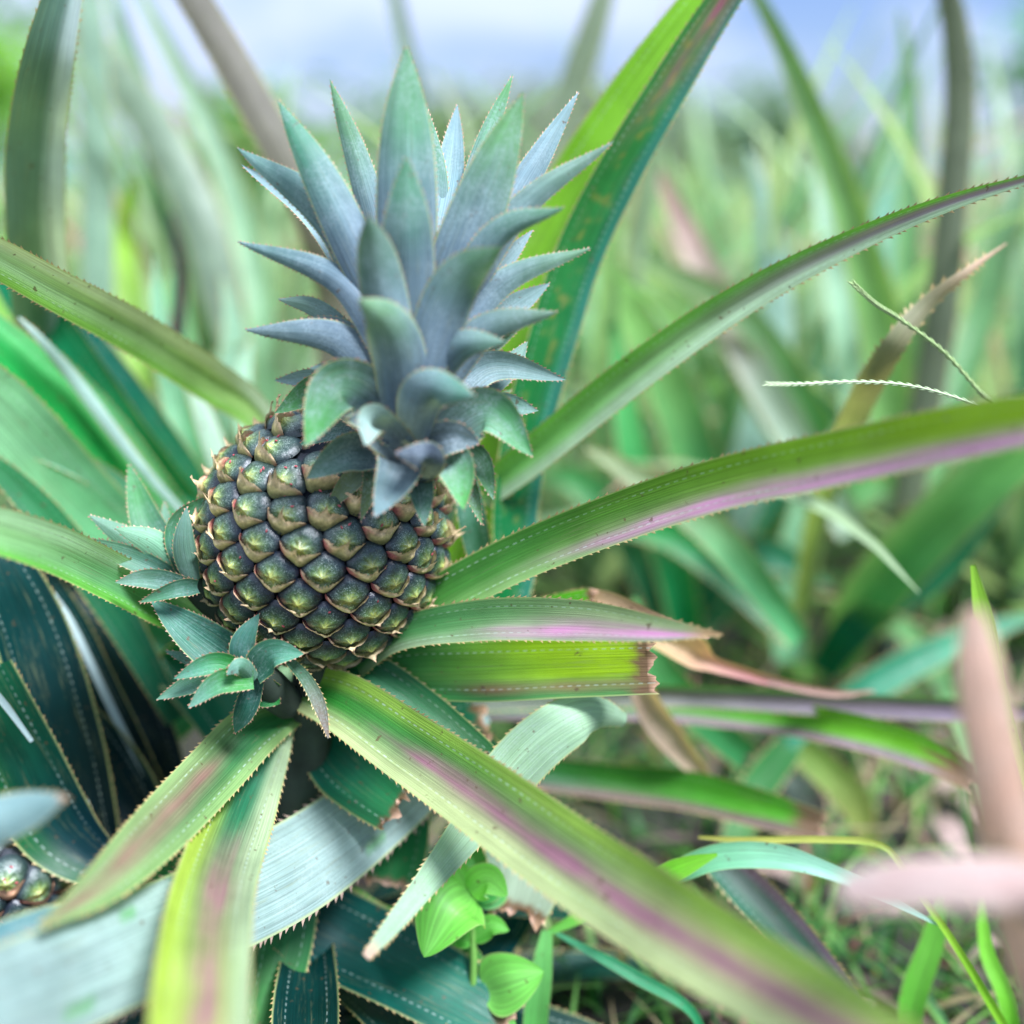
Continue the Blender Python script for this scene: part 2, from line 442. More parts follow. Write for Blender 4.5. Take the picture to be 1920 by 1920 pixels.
                c = lerp(c, (.26, .11, .07), sst(.88, 1, t)*.6)
                c = lerp(c, (.70, .50, .26), big*.6*sst(.2, .9, t))
                if warm: c = lerp(c, (.50, .20, .15), .6)
                bc.append((*c, 1))
        for k in range(ntt):
            for j in range(ns):
                q0 = k*(ns+1)+j; BF.append((q0, q0+1, q0+ns+2, q0+ns+1))
        # shrivelled pink floret scrap on some eyes
        if rr.random() < .30+.4*big:
            for _ in range(1+int(2*big)):
                x0, y0 = (rr.random()-.5)*1.1*sz, (rr.random()*.9-.15)*sz; an = rr.random()*3; ln = sz*.20
                h0, _q = dome(x0, y0)
                ce = p+rt*x0+up*y0+nn*(h0+sz*.05); d1 = (rt*math.cos(an)+up*math.sin(an)); d2 = nn.cross(d1)
                b0 = len(BV)
                for kk in range(5):
                    tt = kk/4; w_ = sz*.05*math.sin(math.pi*min(.97, tt+.06))
                    for jj in range(6):
                        aa = jj*math.pi/3
                        BV.append(ce+d1*ln*(tt-.5)*2*.5+d2*w_*math.cos(aa)+nn*(w_*math.sin(aa)+sz*.04*tt)); bc.append((.50, .10, .11, 1))
                for kk in range(4):
                    for jj in range(6):
                        BF.append((b0+kk*6+jj, b0+kk*6+(jj+1) % 6, b0+(kk+1)*6+(jj+1) % 6, b0+(kk+1)*6+jj))
        eyes.append((nn.dot((CL-p).normalized()), eye, (BV, BF, bc)))
    eyes.sort(key=lambda e: -e[0])
    for _, e, bq in eyes[:limit]:
        meshobj('fruitlet', e[0], e[1], [M_EYE], body, org, cols=e[2])
        meshobj('bract', bq[0], bq[1], [M_BRACT], body, org, cols=bq[2])
    for nm, ix, mt in (('rear_fruitlets', 1, M_EYE), ('rear_bracts', 2, M_BRACT)):
        V = []; F = []; c = []
        for e in eyes[limit:]:
            o = len(V); V += e[ix][0]; F += [tuple(q+o for q in f) for f in e[ix][1]]; c += e[ix][2]
        if V: meshobj(nm, V, F, [mt], body, org, cols=c)['kind'] = 'stuff'
    return body

# ================================================================== SETTING
def ground_z(x, y):
    r_ = math.hypot(x, y)
    return .018*noise.noise(Vector((x*2.2, y*2.2, 0)))+.006*noise.noise(Vector((x*11, y*11, 3)))+ (.25*noise.noise(Vector((x*.05, y*.05, 9))) if r_ > 8 else 0)*min(1, (r_-8)/10)
def make_ground():
    rs = [0]; r_ = .06
    while r_ < 2500: rs.append(r_); r_ *= 1.055
    na = 120; V = [Vector((0, 0, ground_z(0, 0)))]; F = []
    for r_ in rs[1:]:
        for j in range(na):
            a = 2*math.pi*j/na; x, y = r_*math.cos(a), r_*math.sin(a); V.append(Vector((x, y, ground_z(x, y))))
    for j in range(na): F.append((0, 1+j, 1+(j+1) % na))
    for i in range(len(rs)-2):
        for j in range(na):
            a = 1+i*na+j; b = 1+i*na+(j+1) % na; F.append((a, a+na, b+na, b))
    m, t = newmat('soil')
    tc = t.n('ShaderNodeTexCoord').outputs['Object']
    n1 = t.n('ShaderNodeTexNoise', inp={'Vector': tc, 'Scale': 55.0, 'Detail': 8.0, 'Roughness': .7}).outputs[0]
    n2 = t.n('ShaderNodeTexNoise', inp={'Vector': tc, 'Scale': 4.0, 'Detail': 4.0}).outputs[0]
    c = t.mix(t.ramp(n1, (.35, .68, 0, 1)), (.006, .005, .006), (.036, .026, .021))
    ge = t.n('ShaderNodeVectorMath', operation='LENGTH', inp={0: tc}).outputs[1]
    c = t.mix(t.m('MULTIPLY', t.ramp(n2, (.4, .6, .2, 1)), t.ramp(ge, (2.0, 9.0, .1, .95))), c, (.07, .12, .03))
    b = t.n('ShaderNodeBump', inp={'Strength': .8, 'Distance': .01, 'Height': n1})
    bs = t.n('ShaderNodeBsdfPrincipled', inp={'Base Color': c, 'Roughness': .9, 'Normal': b.outputs[0]})
    t.L.new(bs.outputs[0], t.out.inputs[0])
    o = meshobj('ground', V, F, [m]); o['kind'] = 'structure'
make_ground()
def make_hills(dist, hmax, col, seed):
    V = []; F = []; n = 120; rows = 6
    for i in range(n+1):
        a = R(-60+120*i/n)
        x0, y0 = math.sin(a), math.cos(a)
        top = hmax*(.55+.45*noise.noise(Vector((a*3, seed, 0)))+.12*noise.noise(Vector((a*14, seed, 2))))
        for k in range(rows+1):
            f = k/rows; d = dist*(1+.35*f)
            V.append(Vector((x0*d, y0*d, -2+(top+2)*math.sin(f*math.pi/2)*(1 if k < rows else 1)+hmax*.04*noise.noise(Vector((a*40, f*5, seed))))))
        V.append(Vector((x0*dist*1.8, y0*dist*1.8, -4)))
    q = rows+2
    for i in range(n):
        for k in range(q-1): F.append((i*q+k, (i+1)*q+k, (i+1)*q+k+1, i*q+k+1))
    m = plain('hill_forest', col, .95, .05, .35, 0, .1)
    o = meshobj('hills', V, F, [m]); o['kind'] = 'structure'
make_hills(520, 34, (.07, .13, .10), 3)

# world: daylight sky with soft clouds
SUN_EL, SUN_AZ = 58, 128       # azimuth from +Y towards +X (behind the fruit, to the right)
w = bpy.data.worlds.new('World'); sc.world = w; w.use_nodes = True
t = NT(w.node_tree); t.N.clear()
sky = t.n('ShaderNodeTexSky'); sky.sky_type = 'NISHITA'; sky.sun_disc = False
sky.sun_elevation = R(SUN_EL); sky.sun_rotation = R(SUN_AZ); sky.air_density = 1.3; sky.dust_density = .6; sky.ozone_density = 2.5
tc = t.n('ShaderNodeTexCoord').outputs['Generated']
sp = t.n('ShaderNodeSeparateXYZ', inp={0: tc})
mp = t.n('ShaderNodeMapping', inp={0: tc}); mp.inputs['Scale'].default_value = (1, 1, 2.4)
cl = t.n('ShaderNodeTexNoise', inp={'Vector': mp.outputs[0], 'Scale': 3.1, 'Detail': 6.0, 'Roughness': .55, 'Distortion': .3}).outputs[0]
# the cloud bank lies to the left (west), clearer to the right
bias = t.ramp(sp.outputs[0], (-.35, .4, .17, -.07))
cm = t.ramp(t.m('ADD', cl, bias), (.44, .62, 0, 1))
ov = t.ramp(sp.outputs[2], (.0, .65, 6.3, 13.5))        # overcast sky: brightest overhead
cc = t.n('ShaderNodeCombineXYZ', inp={0: t.m('MULTIPLY', ov, .90), 1: t.m('MULTIPLY', ov, .97), 2: t.m('MULTIPLY', ov, 1.10)})
skb = t.mix(1.0, sky.outputs[0], (.95, .95, 1.15), 'MULTIPLY')
skyc = t.mix(cm, skb, cc.outputs[0])
bg = t.n('ShaderNodeBackground', inp={0: skyc, 1: .050}); wo = t.n('ShaderNodeOutputWorld', inp={0: bg.outputs[0]})
sd = bpy.data.lights.new('sun', 'SUN'); sd.energy = 4.8; sd.angle = R(18); sd.color = (1, .97, .9)
so = bpy.data.objects.new('sun', sd); COL.objects.link(so)
dv = Vector((math.sin(R(SUN_AZ))*math.cos(R(SUN_EL)), math.cos(R(SUN_AZ))*math.cos(R(SUN_EL)), math.sin(R(SUN_EL))))
so.rotation_euler = dv.to_track_quat('Z', 'Y').to_euler(); so.location = (1, 1, 3)
sc.view_settings.view_transform = 'Standard'; sc.view_settings.look = 'None'; sc.view_settings.exposure = 1.32; sc.view_settings.gamma = 1
sc.view_settings.use_white_balance = True; sc.view_settings.white_balance_temperature = 5600; sc.view_settings.white_balance_tint = 15
sc.cycles.use_denoising = True
sc.cycles.max_bounces = 7; sc.cycles.transmission_bounces = 5; sc.cycles.sample_clamp_indirect = 6

# ================================================================== MAIN PLANT
b0 = P(560, 1400, .53); ORG = Vector((b0.x, b0.y, 0))
plant = empty('pineapple_plant', ORG)
tag(plant, 'pineapple plant in the foreground bearing the large crowned fruit', 'pineapple plant')
tube('stem', [ORG+Vector((0, 0, -.02)), ORG+Vector((0, 0, .10)), P(570, 1420, .53), P(585, 1300, .51), P(600, 1215, .50)], [.022, .020, .015, .011, .012], M_STEM, plant, ORG, 14)

FC = P(608, 1008, .505)
cx, cy, cz = CR @ Vector((1, 0, 0)), CR @ Vector((0, 1, 0)), CR @ Vector((0, 0, 1))   # right, up, towards the viewer
AX = (cx*.27+cy*.82+cz*.52).normalized()
fr = fruit(plant, ORG, FC, AX, .0610, .0605, 168, .94, limit=96, seed=4)

L = lambda pts, **k: vleaf(pts, plant, ORG, **k)
B = (575, 1340, .52)
# right long leaf
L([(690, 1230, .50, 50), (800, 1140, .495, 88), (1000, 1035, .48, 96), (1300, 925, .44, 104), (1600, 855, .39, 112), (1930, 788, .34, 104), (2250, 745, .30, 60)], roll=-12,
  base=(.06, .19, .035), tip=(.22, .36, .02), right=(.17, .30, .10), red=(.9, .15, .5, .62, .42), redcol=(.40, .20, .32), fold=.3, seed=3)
# upper right narrow leaf
L([(900, 930, .56, 60), (1000, 850, .545, 76), (1200, 690, .52, 80), (1400, 555, .50, 68), (1600, 452, .48, 50), (1780, 380, .46, 34), (1990, 318, .44, 12)], roll=8,
  base=(.15, .34, .09), tip=(.24, .19, .22), fold=.4, tcurve=1.0, right=(.34, .46, .30), left=(.14, .34, .06), seed=5, tipdry=0)
# tall leaves right of the crown
L([(760, 1250, .60, 70), (900, 1000, .60, 100), (930, 760, .60, 112), (985, 560, .595, 118), (1055, 400, .585, 118), (1135, 265, .57, 110), (1240, 110, .555, 95), (1370, -60, .54, 70), (1480, -170, .53, 30)], roll=-20,
  base=(.17, .34, .03), tip=(.18, .38, .03), fold=.3, seed=8)
L([(850, 1290, .55, 50), (950, 1120, .555, 78), (962, 950, .56, 92), (985, 800, .56, 96), (1030, 640, .555, 98), (1080, 480, .55, 98), (1150, 335, .54, 92), (1235, 190, .53, 82), (1345, 15, .52, 66), (1450, -120, .51, 30)], roll=24,
  base=(.015, .15, .04), tip=(.05, .20, .05), right=(.04, .17, .12), fold=.3, spots=.5, seed=11, red=(.7, .72, .9, .1, .6), redcol=(.25, .10, .14))
# middle right slim leaf
L([(650, 1270, .505, 40), (740, 1195, .49, 62), (900, 1165, .475, 84), (1080, 1165, .45, 84), (1230, 1180, .425, 52), (1355, 1190, .405, 5)], roll=-10,
  base=(.06, .19, .06), tip=(.24, .31, .15), right=(.19, .26, .15), red=(.85, .35, .7, .35, .45), redcol=(.50, .22, .40), seed=13, tipdry=.1)
# cut leaf below it
L([(640, 1290, .51, 50), (740, 1262, .505, 100), (900, 1258, .495, 118), (1060, 1252, .485, 116), (1225, 1247, .475, 112)], roll=6,
  base=(.03, .14, .04), tip=(.26, .40, .01), ragged=True, red=(.7, .4, .6, .62, .22), redcol=(.22, .12, .07), fold=.2, teeth=0, seed=17, right=(.06, .22, .06))
L([(880, 1230, .54, 40), (960, 1168, .535, 56), (1040, 1146, .53, 66), (1118, 1128, .525, 60)], base=(.07, .28, .02), tip=(.10, .33, .02), ragged=True, seed=19)
L([(1075, 1122, .53, 40), (1140, 1130, .525, 46), (1230, 1165, .51, 34), (1330, 1195, .50, 6)], base=(.40, .28, .18), tip=(.38, .22, .18), under=(.42, .28, .2), teeth=0, seed=20, dash=0)
# diagonal leaf to the lower right
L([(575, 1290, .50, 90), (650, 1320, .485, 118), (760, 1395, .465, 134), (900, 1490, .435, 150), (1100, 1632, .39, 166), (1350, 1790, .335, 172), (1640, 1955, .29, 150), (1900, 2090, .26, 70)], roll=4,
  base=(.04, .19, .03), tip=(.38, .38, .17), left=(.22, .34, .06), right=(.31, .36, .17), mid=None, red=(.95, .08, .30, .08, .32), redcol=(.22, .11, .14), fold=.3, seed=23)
L([(590, 1235, .51, 60), (680, 1265, .50, 92), (780, 1330, .495, 92), (880, 1410, .49, 82), (980, 1500, .48, 60), (1080, 1590, .47, 10)], roll=-15, base=(.02, .12, .045), tip=(.04, .17, .04), seed=29)
# folded leaf with its pale underside out
L([(1175, 1352, .51, 26), (1130, 1338, .495, 66), (1085, 1345, .485, 100), (1020, 1385, .475, 112), (955, 1450, .472, 112), (890, 1540, .462, 84), (800, 1655, .44, 52), (740, 1730, .42, 38), (686, 1794, .40, 18)], face='under', mat=M_PALE,
  under=(.24, .37, .21), base=(.3, .45, .3), fold=.35, seed=31, tipdry=.06, roll=0)
# lower left leaves
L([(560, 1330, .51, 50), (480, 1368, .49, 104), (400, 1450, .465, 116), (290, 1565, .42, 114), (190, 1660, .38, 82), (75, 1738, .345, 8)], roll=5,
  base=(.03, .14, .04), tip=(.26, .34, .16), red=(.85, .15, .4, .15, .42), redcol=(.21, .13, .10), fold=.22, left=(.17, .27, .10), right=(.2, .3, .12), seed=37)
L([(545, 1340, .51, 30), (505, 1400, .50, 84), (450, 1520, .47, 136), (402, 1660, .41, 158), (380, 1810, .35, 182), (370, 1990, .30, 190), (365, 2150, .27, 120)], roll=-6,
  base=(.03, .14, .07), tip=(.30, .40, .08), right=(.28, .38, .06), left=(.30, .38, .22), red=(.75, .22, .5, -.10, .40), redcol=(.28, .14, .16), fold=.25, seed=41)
L([(900, 1330, .56, 60), (800, 1440, .535, 120), (700, 1520, .52, 160), (560, 1620, .48, 186), (400, 1702, .43, 196), (200, 1798, .37, 210), (-60, 1905, .31, 210), (-300, 1990, .27, 90)], face='under', mat=M_PALE, roll=6,
  under=(.20, .28, .25), base=(.1, .2, .1), fold=.22, scratch=True, teeth=.0048, tlen=.0024, spine=M_TWIG, seed=43)
L([(520, 1400, .53, 60), (420, 1490, .52, 150), (320, 1600, .50, 190), (220, 1710, .46, 170), (120, 1800, .42, 60)], roll=-10, base=(.02, .13, .06), tip=(.06, .27, .06), seed=47, under=TEAL)
L([(420, 1640, .48, 60), (250, 1715, .42, 130), (80, 1770, .37, 150), (-120, 1830, .33, 110)], face='under', mat=M_PALE, under=(.08, .18, .19), seed=49, roll=15)
# left leaves of the main plant
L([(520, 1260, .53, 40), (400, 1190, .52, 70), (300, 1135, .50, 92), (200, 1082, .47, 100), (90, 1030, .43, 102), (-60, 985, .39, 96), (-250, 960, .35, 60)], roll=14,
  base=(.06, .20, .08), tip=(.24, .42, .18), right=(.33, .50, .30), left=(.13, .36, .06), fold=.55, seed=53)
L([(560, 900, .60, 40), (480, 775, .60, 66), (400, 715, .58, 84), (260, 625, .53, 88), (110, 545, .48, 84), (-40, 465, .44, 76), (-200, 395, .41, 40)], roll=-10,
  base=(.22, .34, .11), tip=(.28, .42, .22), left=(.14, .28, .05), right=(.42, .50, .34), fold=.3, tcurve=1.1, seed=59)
for (pts, kw) in (
    ([(450, 1130, .66, 50), (370, 1000, .66, 96), (230, 820, .65, 112), (110, 640, .64, 104), (10, 500, .62, 70), (-80, 400, .61, 20)], dict(base=(.03, .22, .05), tip=(.02, .18, .09), roll=-20)),
    ([(420, 1150, .62, 50), (320, 1020, .63, 100), (180, 850, .61, 130), (30, 690, .58, 130), (-120, 560, .56, 90)], dict(base=(.03, .24, .05), tip=(.03, .26, .05), right=(.12, .40, .14), roll=10)),
    ([(400, 1180, .60, 50), (260, 1050, .60, 130), (120, 920, .58, 165), (-20, 770, .55, 170), (-180, 640, .52, 120)], dict(base=(.10, .28, .12), tip=(.22, .42, .22), roll=0)),
    ([(340, 960, .62, 14), (260, 870, .61, 22), (150, 725, .59, 26), (80, 640, .57, 16), (35, 595, .565, 4)], dict(base=(.30, .42, .38), tip=(.35, .42, .40), face='under', under=(.34, .46, .42))),
    ([(190, 1150, .68, 50), (100, 860, .67, 90), (72, 600, .63, 112), (58, 400, .57, 116), (62, 250, .54, 112), (88, 100, .51, 96), (130, -60, .50, 60), (170, -180, .49, 20)], dict(base=(.13, .21, .12), tip=(.10, .17, .14), face='top', mat=M_BACK, under=(.10, .19, .14), roll=22, fold=.5, right=(.42, .50, .52), teeth=.0043)),
    ([(470, 1090, .62, 60), (330, 900, .66, 110), (210, 740, .68, 120), (120, 600, .68, 80), (60, 500, .68, 30)], dict(base=(.02, .16, .05), tip=(.01, .10, .08))),
    ([(470, 1100, .56, 90), (395, 1230, .60, 150), (300, 1330, .64, 150), (230, 1450, .66, 60)], dict(base=(.02, .14, .07), tip=(.03, .18, .06))),
    ([(520, 1500, .56, 100), (420, 1300, .60, 170), (300, 1150, .62, 170), (180, 1040, .62, 60)], dict(base=(.02, .14, .07), tip=(.03, .20, .08))),
    ):
    L(pts, **kw)
for pts, kw in (
    ([(470, 1080, .66, 30), (380, 900, .68, 46), (330, 760, .69, 50), (300, 600, .69, 36), (290, 480, .69, 5)], dict(base=(.06, .22, .08), tip=(.2, .36, .22))),
    ([(460, 1050, .64, 30), (420, 900, .65, 44), (385, 790, .655, 40), (350, 700, .66, 5)], dict(base=(.16, .32, .18), tip=(.3, .44, .34), face='under')),
    ([(430, 1080, .62, 30), (330, 960, .63, 50), (210, 800, .63, 56), (110, 690, .62, 44), (0, 600, .61, 8)], dict(base=(.04, .24, .07), tip=(.12, .36, .16))),
    ([(420, 1100, .60, 30), (300, 980, .60, 44), (200, 900, .59, 50), (70, 840, .57, 40), (-60, 800, .56, 8)], dict(base=(.05, .22, .10), tip=(.22, .4, .26))),
    ([(480, 1000, .70, 30), (470, 860, .72, 40), (455, 720, .73, 36), (470, 640, .74, 5)], dict(base=(.14, .3, .16), tip=(.26, .42, .28))),
    ([(330, 1350, .60, 40), (220, 1150, .58, 70), (110, 1000, .56, 70), (20, 900, .55, 50), (-80, 820, .54, 8)], dict(base=(.02, .12, .06), tip=(.05, .22, .08))),
    ):
    L(pts, **kw)
# short cut leaves low on the plant
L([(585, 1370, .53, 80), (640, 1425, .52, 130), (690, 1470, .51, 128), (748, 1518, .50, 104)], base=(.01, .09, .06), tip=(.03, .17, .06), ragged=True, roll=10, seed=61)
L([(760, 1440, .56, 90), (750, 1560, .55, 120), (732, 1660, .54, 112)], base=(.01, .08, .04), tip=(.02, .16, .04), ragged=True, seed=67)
L([(860, 1370, .56, 90), (940, 1500, .54, 130), (985, 1620, .53, 150), (965, 1712, .525, 130)], base=(.03, .14, .07), tip=(.30, .36, .26), ragged=True, seed=71, under=PALE)
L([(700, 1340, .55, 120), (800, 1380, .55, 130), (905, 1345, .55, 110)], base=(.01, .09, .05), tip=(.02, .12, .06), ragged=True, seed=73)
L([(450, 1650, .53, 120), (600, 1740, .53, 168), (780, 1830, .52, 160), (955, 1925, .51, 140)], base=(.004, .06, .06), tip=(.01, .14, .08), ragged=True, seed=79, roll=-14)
L([(560, 1500, .54, 70), (548, 1650, .53, 110), (525, 1800, .51, 116), (480, 1960, .49, 90)], base=(.01, .10, .06), tip=(.05, .20, .04), seed=83, ragged=True)
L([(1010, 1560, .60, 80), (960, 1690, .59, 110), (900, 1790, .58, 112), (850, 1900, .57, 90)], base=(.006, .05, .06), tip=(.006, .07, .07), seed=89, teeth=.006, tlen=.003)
L([(540, 1236, .475, 18), (575, 1275, .465, 26), (600, 1325, .46, 26), (616, 1384, .455, 4)], base=(.10, .20, .12), tip=(.22, .12, .09), mat=M_SLIP, teeth=.0025, tlen=.0008, seed=97, n=24)
L([(870, 880, .52, 44), (885, 970, .52, 58), (900, 1050, .53, 46), (905, 1100, .53, 20)], base=(.09, .24, .15), tip=(.05, .20, .09), mat=M_SLIP, seed=98)
L([(960, 860, .58, 60), (1000, 760, .575, 12), (985, 1000, .57, 16), (985, 1140, .57, 16)][2:], base=(.5, .6, .6), under=(.5, .6, .6), mat=M_PALE, teeth=0)
# long low leaves reaching out to the right behind the cut leaf
L([(640, 1340, .56, 40), (900, 1300, .60, 60), (1240, 1300, .62, 44), (1400, 1306, .62, 46), (1600, 1318, .615, 48), (1830, 1330, .61, 44), (2000, 1335, .60, 20)], base=(.12, .15, .10), tip=(.22, .17, .22), left=(.06, .2, .06), fold=.5, roll=30)
L([(650, 1350, .57, 40), (900, 1330, .62, 50), (1200, 1326, .65, 56), (1440, 1345, .64, 64), (1560, 1362, .61, 74), (1700, 1400, .59, 74), (1832, 1462, .57, 60)], base=(.02, .12, .04), tip=(.12, .32, .02), right=(.20, .13, .17), ragged=True, fold=.6)
L([(640, 1370, .57, 50), (850, 1420, .60, 64), (1020, 1450, .63, 70), (1160, 1468, .635, 76), (1290, 1482, .625, 84), (1420, 1515, .605, 80), (1545, 1552, .59, 64)], base=(.008, .07, .04), tip=(.08, .28, .02), right=(.16, .10, .10), ragged=True, fold=.6)
# hidden lower rosette leaves that close the heart of the plant
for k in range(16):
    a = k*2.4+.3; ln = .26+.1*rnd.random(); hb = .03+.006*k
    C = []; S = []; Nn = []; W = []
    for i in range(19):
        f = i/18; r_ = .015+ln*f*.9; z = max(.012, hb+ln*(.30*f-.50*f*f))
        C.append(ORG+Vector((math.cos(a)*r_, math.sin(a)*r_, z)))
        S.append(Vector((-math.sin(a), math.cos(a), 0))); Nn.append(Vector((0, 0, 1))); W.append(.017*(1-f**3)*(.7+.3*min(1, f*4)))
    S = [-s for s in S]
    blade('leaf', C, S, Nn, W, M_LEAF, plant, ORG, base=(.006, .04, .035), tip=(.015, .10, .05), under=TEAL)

# ------------------------------------------------------------------ crown
crown = tube('crown', [FC+AX*.050, P(712, 862, .462), P(742, 790, .452), P(756, 650, .437), P(764, 500, .428), P(766, 400, .425)], [.012, .0125, .013, .012, .009, .004], M_STEM, plant, ORG, 14)
K = lambda pts, w, **k: crown_leaf(pts, w, crown, ORG, **k)
# far side
K([(800, 520, .45), (840, 340, .47), (858, 195, .478)], 62, face='top', base=(.13, .24, .27), tip=(.20, .32, .34))
K([(830, 560, .45), (900, 300, .465), (962, 138, .47)], 46, tip=(.10, .30, .08))
K([(740, 560, .45), (680, 330, .45), (618, 148, .445)], 56, tip=(.12, .30, .10))
K([(720, 640, .45), (600, 420, .455), (452, 308, .455)], 50, face='top', base=(.17, .26, .30), tip=(.22, .34, .36))
K([(800, 660, .455), (900, 540, .47), (1000, 430, .475)], 60, face='top', base=(.2, .3, .33), tip=(.25, .36, .37))
K([(800, 720, .46), (930, 600, .475), (1032, 530, .48)], 64, face='top', base=(.17, .26, .28), tip=(.22, .34, .33))
K([(820, 740, .46), (910, 650, .48), (1000, 585, .485)], 50, face='top', base=(.2, .3, .3))
K([(690, 780, .46), (600, 715, .475), (514, 713, .48)], 46, face='top', base=(.12, .19, .21), tip=(.2, .3, .3))
K([(790, 560, .455), (810, 360, .465), (800, 200, .465)], 70, tip=(.10, .28, .10))
K([(800, 800, .47), (880, 780, .49), (960, 730, .495)], 50, face='top', base=(.14, .22, .22))
# upper tier
K([(800, 640, .435), (960, 380, .45), (1086, 170, .46)], 66, tip=(.16, .26, .26))
K([(765, 620, .43), (762, 300, .415), (762, 84, .408)], 118, tip=(.12, .32, .12))
K([(745, 640, .43), (620, 370, .425), (520, 186, .425)], 84, tip=(.05, .24, .10))
K([(800, 640, .43), (905, 370, .418), (982, 172, .413)], 110, tip=(.12, .30, .08))
K([(735, 680, .432), (640, 430, .435), (443, 276, .44)], 92, tip=(.13, .26, .22))
K([(810, 680, .435), (960, 410, .43), (1152, 264, .43)], 58, tip=(.16, .28, .18))
K([(765, 640, .418), (764, 440, .400), (762, 292, .392)], 104, tip=(.08, .25, .11))
K([(800, 680, .43), (920, 450, .418), (1060, 388, .41)], 58, tip=(.10, .26, .12))
# middle tier
K([(740, 700, .425), (640, 530, .43), (444, 452, .44)], 60, tip=(.10, .20, .18))
K([(755, 720, .415), (712, 510, .395), (690, 402, .382)], 92, tip=(.13, .26, .15), fold=.6)
K([(810, 730, .43), (930, 540, .435), (1110, 464, .44)], 56, tip=(.14, .28, .14))
K([(785, 730, .415), (850, 540, .40), (942, 462, .385)], 98, tip=(.13, .30, .11))
K([(800, 770, .43), (900, 625, .42), (1046, 584, .415)], 66, tip=(.16, .28, .17))
K([(745, 780, .43), (640, 640, .432), (458, 618, .44)], 74, tip=(.16, .24, .24))
K([(735, 760, .432), (650, 630, .445), (540, 602, .45)], 60, tip=(.18, .26, .22))
K([(758, 790, .42), (750, 680, .402), (725, 605, .388), (672, 560, .378)], 112, tip=(.17, .33, .14), fold=.7, base=(.12, .16, .19), bw=.9)
# lower tier
K([(770, 760, .44), (660, 700, .44), (580, 690, .442)], 58, tip=(.16, .26, .22))
K([(800, 790, .445), (930, 760, .45), (1010, 770, .452)], 56, face='top', tip=(.14, .28, .2))
K([(800, 800, .44), (940, 700, .46), (990, 640, .47)], 54, tip=(.17, .3, .2))
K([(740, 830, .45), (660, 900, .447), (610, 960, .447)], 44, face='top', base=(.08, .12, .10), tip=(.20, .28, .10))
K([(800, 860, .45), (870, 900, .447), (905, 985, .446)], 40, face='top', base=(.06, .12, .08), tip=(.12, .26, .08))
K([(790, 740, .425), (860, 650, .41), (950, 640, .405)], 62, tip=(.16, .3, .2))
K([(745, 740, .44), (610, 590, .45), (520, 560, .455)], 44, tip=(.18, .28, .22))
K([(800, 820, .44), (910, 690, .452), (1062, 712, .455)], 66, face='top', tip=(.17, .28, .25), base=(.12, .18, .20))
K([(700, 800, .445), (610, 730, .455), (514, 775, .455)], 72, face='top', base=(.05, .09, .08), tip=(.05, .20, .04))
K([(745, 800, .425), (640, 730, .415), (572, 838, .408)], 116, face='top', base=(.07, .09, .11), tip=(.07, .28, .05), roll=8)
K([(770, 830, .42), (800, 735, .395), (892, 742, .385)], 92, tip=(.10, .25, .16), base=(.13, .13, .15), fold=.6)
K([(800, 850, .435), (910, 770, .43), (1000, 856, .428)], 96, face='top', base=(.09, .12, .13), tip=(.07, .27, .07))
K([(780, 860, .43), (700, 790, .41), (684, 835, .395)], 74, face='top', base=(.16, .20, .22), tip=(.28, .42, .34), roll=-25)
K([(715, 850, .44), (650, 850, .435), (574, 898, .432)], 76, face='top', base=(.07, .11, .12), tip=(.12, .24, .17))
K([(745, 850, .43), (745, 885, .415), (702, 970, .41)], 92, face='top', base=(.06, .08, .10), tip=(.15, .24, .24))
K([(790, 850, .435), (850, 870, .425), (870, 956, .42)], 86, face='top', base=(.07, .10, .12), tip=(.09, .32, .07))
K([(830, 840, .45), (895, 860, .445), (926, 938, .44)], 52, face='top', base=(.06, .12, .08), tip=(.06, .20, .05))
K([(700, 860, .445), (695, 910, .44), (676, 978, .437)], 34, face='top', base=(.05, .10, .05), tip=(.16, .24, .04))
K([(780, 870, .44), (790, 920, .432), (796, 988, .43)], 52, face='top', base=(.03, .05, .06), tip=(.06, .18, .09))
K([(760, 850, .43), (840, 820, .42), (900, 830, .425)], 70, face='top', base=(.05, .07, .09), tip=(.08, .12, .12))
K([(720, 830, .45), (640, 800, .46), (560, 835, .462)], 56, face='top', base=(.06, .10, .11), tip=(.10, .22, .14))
K([(760, 900, .44), (800, 860, .405), (740, 850, .40)], 70, face='under', base=(.05, .07, .10), tip=(.06, .08, .11), under=(.06, .08, .11))

